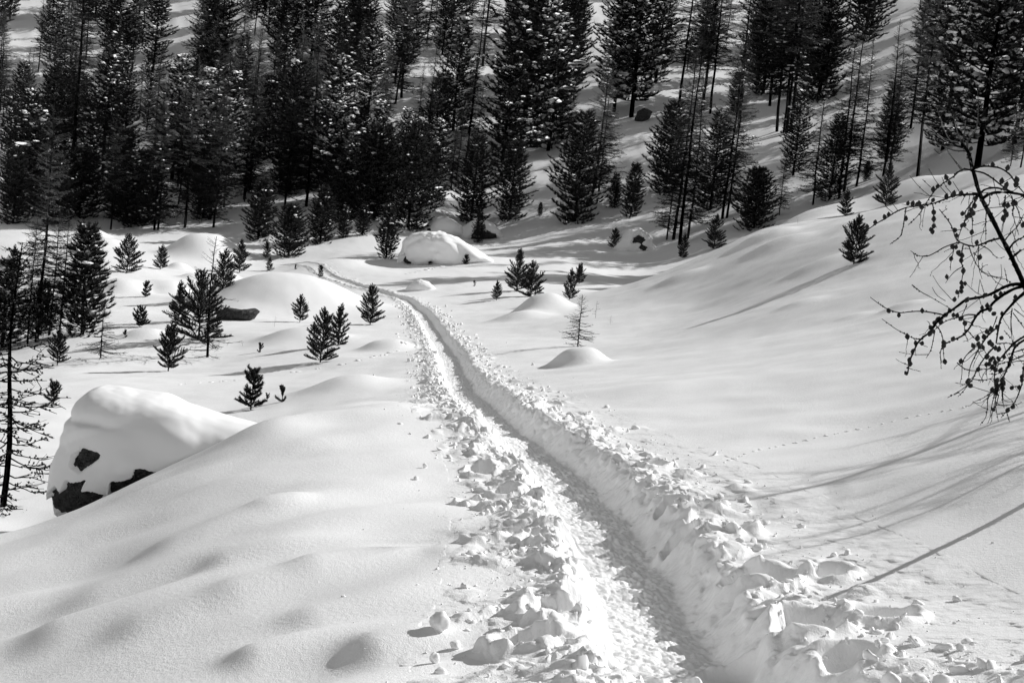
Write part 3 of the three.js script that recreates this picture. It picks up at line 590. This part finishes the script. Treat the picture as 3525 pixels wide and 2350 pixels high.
// ------------------------------------------------------------------ rocks under snow: an outline seen from the path, a depth, and where the rock shows
const AX = V3(1, 0, 0).applyQuaternion(camera.quaternion), AY = V3(0, 1, 0).applyQuaternion(camera.quaternion), AZ = V3(0, 0, 1).applyQuaternion(camera.quaternion);
const poly = (t, ox = 0, oy = 0, k = 1) => t.split(' ').map((q) => { const [x, y] = q.split(',').map(Number); return [ox + x * k, oy + y * k]; });
const inside = (P, x, y) => { let c = false; for (let i = 0, j = P.length - 1; i < P.length; j = i++) if ((P[i][1] > y) !== (P[j][1] > y) && x < (P[j][0] - P[i][0]) * (y - P[i][1]) / (P[j][1] - P[i][1]) + P[i][0]) c = !c; return c; };
function outlineRadius(P, u0, v0) {
  const N = 180, r = new Float64Array(N);
  for (let i = 0; i < N; i++) {
    const a = i / N * 2 * Math.PI, dx = Math.cos(a), dy = -Math.sin(a); let best = 1;
    for (let j = 0; j < P.length; j++) { const [x1, y1] = P[j], [x2, y2] = P[(j + 1) % P.length], ex = x2 - x1, ey = y2 - y1, D = dx * ey - dy * ex; if (Math.abs(D) < 1e-9) continue; const t = ((x1 - u0) * ey - (y1 - v0) * ex) / D, s = ((x1 - u0) * dy - (y1 - v0) * dx) / D; if (s >= 0 && s <= 1 && t > best) best = t; }
    r[i] = best;
  }
  const q = r.map((_, i) => (r[(i + N - 1) % N] + 2 * r[i] + r[(i + 1) % N]) / 4), soft = r.map((_, i) => { let s = 0; for (let k = -12; k <= 12; k++) s += r[(i + k + N) % N]; return s / 25; });
  return (a, m) => { const f = ((a / (2 * Math.PI)) % 1 + 1) % 1 * N, i = Math.floor(f), e = Math.pow(m, 5); return lerp(lerp(soft[i % N], soft[(i + 1) % N], f - i), lerp(q[i % N], q[(i + 1) % N], f - i), e); };
}
function boulder(name, label, category, P, d, deep, bare, opt = {}) {
  let u0 = 0, v0 = 0; for (const [x, y] of P) { u0 += x / P.length; v0 += y / P.length; }
  if (opt.mid) [u0, v0] = opt.mid;
  const rad = outlineRadius(P, u0, v0), k = d / PF, C = at(u0, v0, d), g = opt.only ? null : thing(name, label, category), seed = u0;
  const build = (detail, fn) => {
    const geo = new THREE.IcosahedronGeometry(1, detail), p = geo.attributes.position, uv = geo.attributes.uv, q = V3(0, 0, 0);
    for (let i = 0; i < p.count; i++) {
      q.fromBufferAttribute(p, i); const a = Math.atan2(q.y, q.x), m = Math.pow(Math.hypot(q.x, q.y), 0.8), R = rad(a, m), zz = Math.sign(q.z) * Math.pow(Math.abs(q.z), 0.9) * deep, pr = d / (d - zz), u = PW / 2 + (u0 + Math.cos(a) * m * R - PW / 2) * pr, v = PH / 2 + (v0 - Math.sin(a) * m * R - PH / 2) * pr, s = fn(q, u, v, k);
      const w = AX.clone().multiplyScalar(Math.cos(a) * m * R * k * s).addScaledVector(AY, Math.sin(a) * m * R * k * s).addScaledVector(AZ, zz * s);
      p.setXYZ(i, w.x, w.y, w.z); uv.setXY(i, (w.x + w.z * 0.6) / 0.9, (w.y + w.z * 0.3) / 0.9);
    }
    return smooth(geo);
  };
  const size = 60 * k, host = g ?? scene;
  const rock = () => build(opt.detail ?? 34, (q, u, v) => (opt.only ? 1 : 0.9) + (opt.dent ? opt.dent(q, u, v) : 0) + 0.05 * noise(q.x * 3 + seed, q.y * 3, q.z * 3) + 0.06 * Math.abs(noise(q.x * 7 + seed, q.y * 7, q.z * 7)) + 0.035 * Math.abs(noise(q.x * 15, q.y * 15 + seed, q.z * 15)) + 0.015 * noise(q.x * 33, q.y * 33 + seed, q.z * 33));
  if (opt.only) { const m = mesh(name, rock(), rockMat); m.position.copy(C); return tag(m, label, category); }
  g.position.copy(C);
  if (bare.length) mesh('rock', rock(), rockMat, g);
  mesh('snow_cap', build(opt.detail ?? 34, (q, u, v) => {
    let s = 1 + 0.022 * noise(q.x * 2.2 + seed, q.y * 2.2, q.z * 2.2) + 0.004 * noise(q.x * 9, q.y * 9, q.z * 9 + seed);
    if (q.z > -0.15 && bare.length) { const ju = u + (opt.jag ?? 3) * (noise(u * 0.11, v * 0.11, 3) + 0.7 * noise(u * 0.3, v * 0.3, 5)), jv = v + (opt.jag ?? 3) * (noise(u * 0.11 + 50, v * 0.11, 3) + 0.7 * noise(u * 0.3 + 50, v * 0.3, 5)); let c = 0; const e = (opt.jag ?? 3) * 1.1; for (const B of bare) for (let a = 0; a < 9; a++) { const f = a * 0.7854; if (inside(B, ju + (a < 8 ? e * Math.cos(f) : 0), jv + (a < 8 ? e * Math.sin(f) : 0))) c++; } if (c === 0) for (const B of bare) for (let a = 0; a < 6; a++) { const f = a * 1.047; if (inside(B, ju + e * 3 * Math.cos(f), jv + e * 3 * Math.sin(f))) { s += 0.012; break; } } s -= 0.19 * Math.pow(c / 9, 0.8); }
    return s + (opt.dent ? opt.dent(q, u, v) : 0);
  }), snowSmooth, g);
  return g;
}
{
  const r4 = (t) => poly(t, 66.7, 826, 0.2553);
  boulder('snow_covered_boulder', 'big boulder under a thick snow cap with dark rock showing like an eye', 'boulder',
    r4('150,1470 130,1250 150,1130 165,980 250,800 330,640 365,570 345,540 370,490 440,460 430,400 480,320 590,240 680,205 880,225 1080,260 1260,275 1350,320 1420,375 1600,430 1850,500 2150,570 2330,660 1950,840 1700,900 1500,1000 1280,1100 1000,1240 700,1380 480,1480'),
    13.2, 0.66, [r4('315,960 340,870 430,800 500,820 605,860 590,910 470,990 395,1045 330,1000'), r4('100,1520 100,1260 165,1190 215,1270 265,1140 350,1165 460,1135 405,1220 430,1255 480,1240 560,1250 620,1265 690,1280 500,1460 300,1520'), r4('718,1290 725,1140 830,1140 950,1100 975,1000 1090,1020 1170,1040 1240,990 1300,1040 1050,1180 850,1260')],
    { detail: 66, jag: 2.2, mid: r4('760,800')[0], dent: (q, u, v) => (q.z > -0.1 ? -0.12 * Math.exp(-(((u - 205) / 46) ** 2) - ((v - 966 - 0.12 * (u - 205)) / 11) ** 2) + 0.05 * Math.exp(-(((u - 235) / 60) ** 2) - ((v - 925) / 26) ** 2) - 0.07 * sst(975, 1000, v + 0.35 * (u - 200)) * sst(420, 300, u) - 0.06 * Math.exp(-(((u - 190) / 38) ** 2) - ((v - 1072) / 36) ** 2) + 0.075 * Math.exp(-(((u - 400) / 50) ** 2) - ((v - 1010) / 32) ** 2) + 0.05 * Math.exp(-(((u - 300) / 30) ** 2) - ((v - 1070) / 30) ** 2) + 0.007 * noise(u * 0.03, v * 0.03, 8) : 0) });
  const lumpy = (q) => 0.05 * noise(q.x * 1.6 + 3, q.y * 1.6, q.z * 1.6) + 0.02 * noise(q.x * 4, q.y * 4 + 9, q.z * 4);
  const B = (name, label, outline, row, deep, bare, opt) => { const P = poly(outline), c = meet((Math.min(...P.map((q) => q[0])) + Math.max(...P.map((q) => q[0]))) / 2, row, land); return boulder(name, label, name === 'snow_mound' ? 'snow mound' : 'boulder', P, -c.z + deep * 0.4, deep, bare.map((t) => poly(t)), { dent: lumpy, ...opt }); };
  B('snow_covered_boulder', 'broad shaded boulder wholly under snow in the middle of the valley', '905,612 915,595 918,580 925,555 945,537 975,530 1010,532 1050,545 1085,565 1120,588 1160,612 1030,618', 603, 3.2, ['915,606 917,588 924,585 930,600 938,604 930,612'], { jag: 2, dent: (q) => 0.09 * noise(q.x * 1.9 + 1, q.y * 1.9, q.z * 1.9 + 4) + 0.04 * noise(q.x * 4.3, q.y * 4.3 + 2, q.z * 4.3) - (q.z > 0 ? 0.1 * q.z * sst(-0.2, 0.5, -q.x + 0.3) : 0) });
  B('snow_covered_boulder', 'left one of the twin bright boulders at the forest foot', '968,545 980,518 993,503 1015,497 1040,503 1062,520 1066,540 1010,548', 538, 2.2, ['975,540 980,524 988,526 986,540'], { jag: 1.5 });
  B('snow_covered_boulder', 'right one of the twin bright boulders with dark rock at its foot', '1050,552 1058,525 1083,509 1110,502 1135,513 1152,535 1165,552 1100,556', 547, 2.2, ['1080,556 1086,535 1104,530 1126,531 1146,545 1146,556'], { jag: 3 });
  B('snow_covered_boulder', 'rounded boulder at the left of the larch clump with dark rock patches', '1392,582 1412,547 1438,526 1470,522 1492,540 1508,580 1450,590', 572, 2.2, ['1452,558 1458,543 1470,538 1484,550 1478,562 1466,556', '1468,570 1476,562 1490,568 1486,578'], { jag: 2 });
  B('snow_mound', 'small smooth snow capped mound left of the valley pines, shaded on its left', '924,672 938,656 951,645 966,641 985,646 1002,663 1000,672 960,676', 665, 0.9, [], {});
  const ledge = meet(548, 733, land);
  boulder('rock', 'long flat dark rock face under the left foot of the big mound', 'rock', poly('494,738 500,713 530,707 560,712 585,707 595,714 582,732 540,738'), -ledge.z - 0.2, 0.7, [], { only: true, detail: 22 });
  const st = meet(1478, 274, land);
  boulder('rock', 'dark rock beside the crooked trunk above the clearing', 'rock', poly('1458,276 1465,256 1480,249 1498,257 1492,271 1475,282'), -st.z, 1.2, [], { only: true, detail: 14 });
}
// ------------------------------------------------------------------ the leaning larch close by at the right: traced stems, branches and cones
{
  const K = 2352 / 3525, R = rng(606);
  const px = { A: (x, y) => [(2950 + x / 3.92) * K, (300 + y / 3.92) * K], B: (x, y) => [(2950 + x / 3.92) * K, (650 + y / 3.92) * K], C: (x, y) => [(2950 + x / 3.266) * K, (1000 + y / 3.266) * K], F: (x, y) => [x * K, y * K] };
  const far = (u, v) => 5 + 0.55 * noise(u / 260, v / 260, 9) + 0.12 * noise(u / 60, v / 60, 4);
  const root = thing('larch_tree', 'leaning larch top with cones close by at the right picture edge', 'larch tree');
  const foot = at(3745 * K, 1600 * K, 7.1); foot.y = land(foot.x, foot.z); root.position.copy(foot);
  const place = (t) => { let f = 'A'; return t.split(' ').map((q) => { if (/^[A-F]/.test(q)) { f = q[0]; q = q.slice(1); } const [x, y, dd] = q.split(',').map(Number), [u, v] = px[f](x, y); return at(u, v, dd ?? far(u, v)).sub(foot); }); };
  const M1 = 5 / 3720;
  const line = (name, t, r0, r1, mat, spurs, parent = root) => {
    const raw = place(t), L = new THREE.CatmullRomCurve3(raw, false, 'centripetal'), len = L.getLength(), n = Math.max(4, Math.round(len / 0.022)), mb = new MB(), pts = L.getSpacedPoints(n);
    mb.tube(pts, pts.map((_, i) => (lerp(r0, r1, i / n) * (0.92 + 0.22 * R())) * M1), r0 > 4 ? 9 : 5);
    if (spurs) for (let i = 1; i < n; i++) if (R() < spurs) { const f = R() * 6.28, s = (1.5 + r0 * 0.3 + R() * 1.5) * M1, r = lerp(r0, r1, i / n) * M1; mb.blob(pts[i].clone().add(V3(Math.cos(f) * r, Math.sin(f) * r, (R() - 0.5) * r * 2)), s, s * 1.1, s, R); }
    if (name === 'branch' && len > 0.12) for (let e = Math.floor(len * 9 * R() + 0.6); e > 0; e--) {
      const o = pts[1 + Math.floor(R() * (n - 1))], tw = bend(o, V3(R() - 0.6, -0.75 + R() * 0.9, (R() - 0.5) * 0.8).normalize(), 0.05 + 0.13 * R(), 6, -0.1 + 0.3 * R(), R, 0.12); mb.tube(tw, tw.map((_, i) => lerp(1.25, 0.75, i / 6) * M1), 4);
      for (let i = 0; i < 9; i++) mb.blob(onCurve(tw, R()).add(V3((R() - 0.5) * 0.002, 0, 0)), 1.5 * M1, 1.6 * M1, 1.5 * M1, R);
    }
    return mesh(name, made(mb), mat, parent);
  };
  line('trunk', 'A1430,770 A1500,860 A1530,950 A1560,1080 A1600,1220 A1640,1370 B1690,130 B1760,270 B1860,460 B1950,640 B2050,830 B2130,1000 B2200,1150 B2260,1290 F3575,1090,5.15 F3640,1260,5.6 F3695,1420,6.2 F3730,1540,6.75 F3748,1650,7.2', 5, 16.5, larchMats[0], 0.9);
  const pale = grey(0.5);
  for (const t of ['A915,485 1060,620 1200,700 1390,755', 'A1085,290 1150,470 1190,580 1265,720 1330,775 1440,800', 'A1310,390 1345,540 1385,680 1430,770', 'A1475,450 1455,620 1440,740 1450,790', 'A985,650 1080,740 1230,820 1340,855 1480,860', 'A1150,690 1250,760 1350,795 1460,820', 'A1635,45 1642,300 1610,560 1500,730 1490,830', 'A1045,830 1130,905', 'A1210,830 1300,960 1420,1110']) line('shoot', t, 1.3, 3.4, pale, 0.2);
  for (const t of ['A1570,1120 1430,1110 1290,1220 1150,1310 1060,1390 B990,110 890,270 820,370 700,483|3', 'B1640,70 1480,75 1320,90 1160,150 1020,200 870,225 680,250 560,295 420,380 280,460 135,560|4', 'B668,250 655,330 640,430 620,550 570,660 450,748|2.2', 'B1025,200 1040,290 1035,400 1035,500 1020,580|2', 'A1570,1110 1680,1070 1850,1075 1980,1110 2080,1190 2150,1300 2254,1420 2380,1560|3.4', 'A1600,1130 1720,1160 1850,1240 1950,1320 2050,1390 2254,1460 2400,1500|3', 'A1680,1420 1750,1370 1900,1360 2050,1400 2180,1440 2340,1520|3.8',
    'B1700,130 1800,65 1950,45 2100,55 2300,90 2500,150|5', 'B1650,80 1600,170 1540,300 1480,400 1420,520 1380,640 1350,720|3', 'B1570,170 1500,260 1440,340|2', 'B1555,370 1565,460 1555,620|1.8', 'B1920,670 1800,700 1690,745 1560,770 1440,740 1340,670 1310,570 1260,460 1115,272|3.8', 'B1390,720 1300,745 1180,790 1060,860 980,900 880,910 800,885 730,835|2.6', 'B1320,760 1305,860 1275,980 1265,1100|1.9', 'B1440,760 1420,860 1410,980 1440,1080 1425,1200 1415,1290 1385,1380 1370,1480|2.4', 'B1430,1050 1340,1100 1270,1170 1200,1270|1.7', 'B1650,760 1640,900 1650,1060 1695,1215|1.8', 'B1680,760 1790,820 1860,900 1920,940 2000,910|1.8', 'B1750,330 1745,450 1745,690|1.8', 'B1800,90 1795,170 1785,230|1.7', 'B2010,90 2000,250 2000,380 1980,500 1965,590|2', 'B2090,90 2120,200 2110,320 2140,450 2190,620|2', 'B2130,180 2190,310 2210,390 2250,450 2300,560|1.8',
    'B2000,690 2080,600 2190,480 2254,350 2330,250|1.9', 'B2060,810 2130,720 2254,650 2400,600|4', 'B2130,900 2190,850 2254,815 2400,760|4.4', 'B1520,780 1570,920 1640,1050 1760,1160 1900,1200 2050,1230 2085,1300|1.9', 'B2254,1280 2100,1290 1980,1330 1850,1400 1720,1450 1560,1480 C1225,106 1140,170 1070,220 985,280 900,360 830,460 740,530 680,600 640,690 600,780 575,930|6', 'B750,1297 870,1390 1000,1460 1180,1565 C1060,205|2', 'C985,275 870,250 720,232 600,238 490,250 380,220 270,160 155,75|2.6', 'C720,550 630,530 540,485 440,430 350,365 285,318|2', 'C690,580 760,620 800,632|1.7', 'C575,835 500,805 440,768|1.4', 'B2254,1310 2100,1360 1950,1450 1840,1540 C1500,190 1390,240 1320,330 1270,420 1200,500 1100,550 970,610|6',
    'C970,610 940,700 960,820|1.7', 'C890,390 940,450 970,540 975,640 985,770 1000,795|2', 'C880,460 860,560 830,680 780,760|1.8', 'C1340,275 1250,270 1150,300 1060,320 960,370 870,450|2.6', 'C1290,365 1200,330 1130,300|2', 'C1215,360 1215,460 1255,578|1.5', 'C1250,450 1330,540 1390,590|2', 'C1240,150 1210,230 1180,290|1.8', 'C1960,-30 1870,40 1780,120 1700,210 1630,300 1600,400 1570,590|6', 'C1580,290 1540,400 1500,500|2', 'C1960,480 1878,520 1760,600 1690,680 1620,760 1560,860 1550,1000 1560,1150|4', 'C1960,520 1878,560 1780,640 1740,760 1690,880 1640,1000 1580,1150|4.4', 'C1600,400 1500,480 1430,570 1380,640 1330,740 1280,850 1260,970|3.2', 'C1330,650 1250,710 1190,810 1185,940 1165,1040|2', 'C1540,640 1450,740 1370,860 1300,1000 1240,1070 1140,1140 1025,1203|3', 'C1255,1060 1200,1130 1140,1192|1.4',
    'C1130,810 1200,870 1320,900 1450,880 1550,890|2', 'C1560,830 1440,920 1390,1035|1.8', 'C1470,820 1460,930 1470,990|1.6', 'C1310,995 1430,1005 1550,985|1.8', 'C1560,1130 1480,1170 1420,1210 1355,1237|1.8', 'C1540,1110 1480,1200 1470,1320 1450,1430 1390,1508|2', 'C1560,1150 1530,1250 1500,1410|1.8', 'C1570,1150 1565,1300 1595,1470|2', 'C1600,1170 1570,1280 1535,1350 1475,1495|1.8', 'C1630,1060 1640,1200 1660,1320|1.9', 'C1640,1100 1670,1240 1760,1255|1.8', 'C1900,800 1878,880 1865,1020 1830,1140 1760,1280 1690,1350 1625,1430|3', 'C1690,1370 1722,1475|1.6', 'C1690,1370 1575,1390|1.6', 'C1830,1080 1740,1080|1.8', 'C1750,200 1735,380 1755,600|2', 'C1660,450 1740,540|1.4', 'C1960,630 1878,660 1780,690 1700,720|3', 'C1960,790 1878,790 1760,800 1700,880|2.4', 'C1760,250 1870,400 1940,500|1.8', 'C1770,205 1878,290 1940,340|1.8', 'C1580,595 1680,590 1760,600|2.2', 'C1940,700 1800,760 1700,800 1600,830 1500,910|2.4', 'C1620,760 1540,760 1470,720 1420,640|2', 'C1690,880 1600,930 1490,940|1.7']) {
    const [l, w] = t.split('|'); line('branch', l, +w * 0.98, Math.max(0.85, +w * 0.38), larchMats[0].color.r > 1 ? pale : twigMat, 0.62);
  }
  for (const t of ['B1030,1170 1110,1300 1200,1400 1290,1500', 'B1020,1325 1090,1440 1200,1510', 'B1665,1220 1720,1400', 'B1665,1220 1640,1410', 'B1770,1110 1890,1260 2000,1320', 'B1950,1020 1955,1180 1860,1370', 'B1995,1070 2040,1260', 'B1490,1285 1600,1390 1700,1440', 'A715,1190 860,1360 990,1470', 'A890,1245 1000,1350', 'A975,1100 1080,1280 1215,1440', 'A1150,1210 1200,1330 1280,1430', 'A1300,1270 1390,1410', 'B340,150 400,240 495,325', 'B415,80 480,190 560,295', 'B1860,690 1990,820 2140,850', 'B1570,850 1640,920', 'C1390,435 1440,520', 'C1350,670 1420,760']) line('twig', t, 0.85, 1.2, twigMat, 0.15);
  // cones
  const prof = []; for (let i = 0; i <= 11; i++) { const f = i / 11, r = Math.sin(Math.PI * Math.min(1, 0.06 + f * 0.94)) * 0.5 * (1 - 0.25 * f); prof.push(new THREE.Vector2(Math.max(0.001, r * (i % 2 ? 1.06 : 0.88)), f * 1.05 - 0.05)); }
  const cone = new THREE.LatheGeometry(prof, 11); { const p = cone.attributes.position; for (let i = 0; i < p.count; i++) { const x = p.getX(i), y = p.getY(i), z = p.getZ(i), k = 1 + 0.12 * Math.cos(Math.atan2(z, x) * 5 + Math.round(y * 11) * 1.3); p.setXYZ(i, x * k, y, z * k); } cone.computeVertexNormals(); }
  for (const t of ['A1225,1210 1260,1285 1085,1330 1025,1370 1020,1515 1205,1465 1275,1435 1310,1425 1405,1425 685,1560 745,1560 850,1560 1845,1040 2035,1080 1955,1260 2010,1310 1990,1345 2175,1240 2145,1305 1535,820', 'B145,505 245,440 390,370 435,340 810,205 885,240 663,395 1048,305 1040,400 1045,492 1005,545 1025,570 1590,120 1555,280 1595,220 1570,325 1425,325 1530,345 1480,365 1415,490 1463,475 1335,535 1350,625 1550,580 1615,715 1305,770 1340,780', 'B1360,840 1270,935 1400,875 1425,895 1415,960 1437,1100 1655,915 1218,1180 1420,1260 1465,1270 1415,1320 1365,1385 1410,1375 1320,1485 1985,210 2035,215 2000,295 2000,345 1990,395 2110,185 2140,185 2240,480 1710,1415 1955,1410 1885,1450',
    'C368,217 475,272 740,222 575,512 665,585 730,583 625,680 593,775 600,818 568,920 1060,215 1100,95 900,315 870,350 855,405 815,475 865,450 940,345 985,250 1090,270 1125,275 1155,300 1225,360 1408,190 1465,165 1525,240 1500,200 1075,535 990,580 970,608 1000,793 1228,100 1570,65 1790,70 1640,255 1585,400 1525,430 1475,450 1620,515 1440,515', 'C1358,530 1325,615 1385,625 1430,630 1360,590 1490,575 1530,600 1590,650 1560,640 1660,740 1740,765 1540,745 1460,735 1500,770 1455,825 1490,815 1555,800 1610,760 1520,855 1565,880 1610,890 1725,825 1360,875 1170,790 1255,1000 1240,1020 1265,1050 1570,1000 1635,1000 1640,1040 1580,1060 1525,1110 1640,1090 1575,1110 1585,1145 1535,1325 1690,1335 1745,1295 1735,1080 1820,1080 1850,960 1855,1000 1770,600 1875,860']) {
    for (const p of place(t)) { const m = mesh('cone', cone, coneMat, root), s = (14 + R() * 4.5) * M1; m.scale.set(s * 1.05, s * 1.3, s * 1.05); m.rotation.set((R() - 0.5) * 1.1, R() * 6, (R() - 0.5) * 1.1); m.position.copy(p).add(V3(0, -s * 0.6, 0.004)); }
  }
}
// ------------------------------------------------------------------ the coned larch at the left edge
{
  const R = rng(515), p = meet(4, 1163, land), h = Math.hypot(p.z, p.y) * (1163 - 560) / PF, root = thing('larch_tree', 'dark larch dotted with cones at the left edge beside the boulder', 'larch tree');
  root.position.copy(p); root.rotation.z = -0.085;
  const pts = []; for (let i = 0; i <= 8; i++) pts.push(V3(0.012 * h * Math.sin(i * 0.9), h * i / 8 - (i ? 0 : 0.2), 0));
  const tb = new MB(); tb.tube(pts, pts.map((_, i) => lerp(0.048, 0.007, i / 8)), 9); for (let i = 0; i < 120; i++) { const a = onCurve(pts, R()), f = R() * 6.28; tb.blob(a.add(V3(Math.cos(f) * 0.03, 0, Math.sin(f) * 0.03)), 0.008, 0.012, 0.008, R); } mesh('trunk', made(tb), larchMats[0], root);
  const cb = new MB();
  for (let i = 0; i < 84; i++) {
    const t = 0.05 + 0.93 * (i + R()) / 84, az = i * 2.4 + R(), L = (0.26 + 0.5 * Math.sin(Math.min(1, (1 - t) * 1.5) * 1.7)) * (0.6 + 0.5 * R()) * (t > 0.8 ? 0.6 : 1), c = onCurve(pts, t), d = V3(Math.cos(az), lerp(-0.5, 0.5, t * t) + (R() - 0.5) * 0.5, Math.sin(az)), br = bend(c, d, L, 5, 0.55 * R() + 0.15, R, 0.22), mb = new MB(), r = 0.006 + L * 0.009;
    mb.tube(br, br.map((_, k) => lerp(r, 0.002, k / 5)), 5);
    for (let k = 0; k < 12; k++) { const a = onCurve(br, R()); mb.blob(a, 0.005, 0.006, 0.005, R); }
    for (let k = 0; k < 11; k++) {
      const a = onCurve(br, 0.2 + 0.75 * R()), q = R() < 0.5 ? 1 : -1, tw = bend(a, V3(-Math.sin(az) * q + Math.cos(az), R() - 0.7, Math.cos(az) * q + Math.sin(az)).normalize(), L * (0.15 + 0.28 * R()), 3, 0.2 * R(), R, 0.15); mb.tube(tw, [0.0065, 0.006, 0.005, 0.0035], 4);
      if (t < 0.9 && R() < 0.8) cb.blob(onCurve(tw, 0.3 + 0.7 * R()).add(V3(0, 0.01, 0)), 0.015, 0.02, 0.015, R);
    }
    mesh('branch', made(mb), twigMat, root);
  }
  tag(mesh('cones', made(cb), coneMat, root), null, null, null, 'stuff');
}
console.log('plant triangles', Math.round(TRIS));
renderer.render(scene, camera);
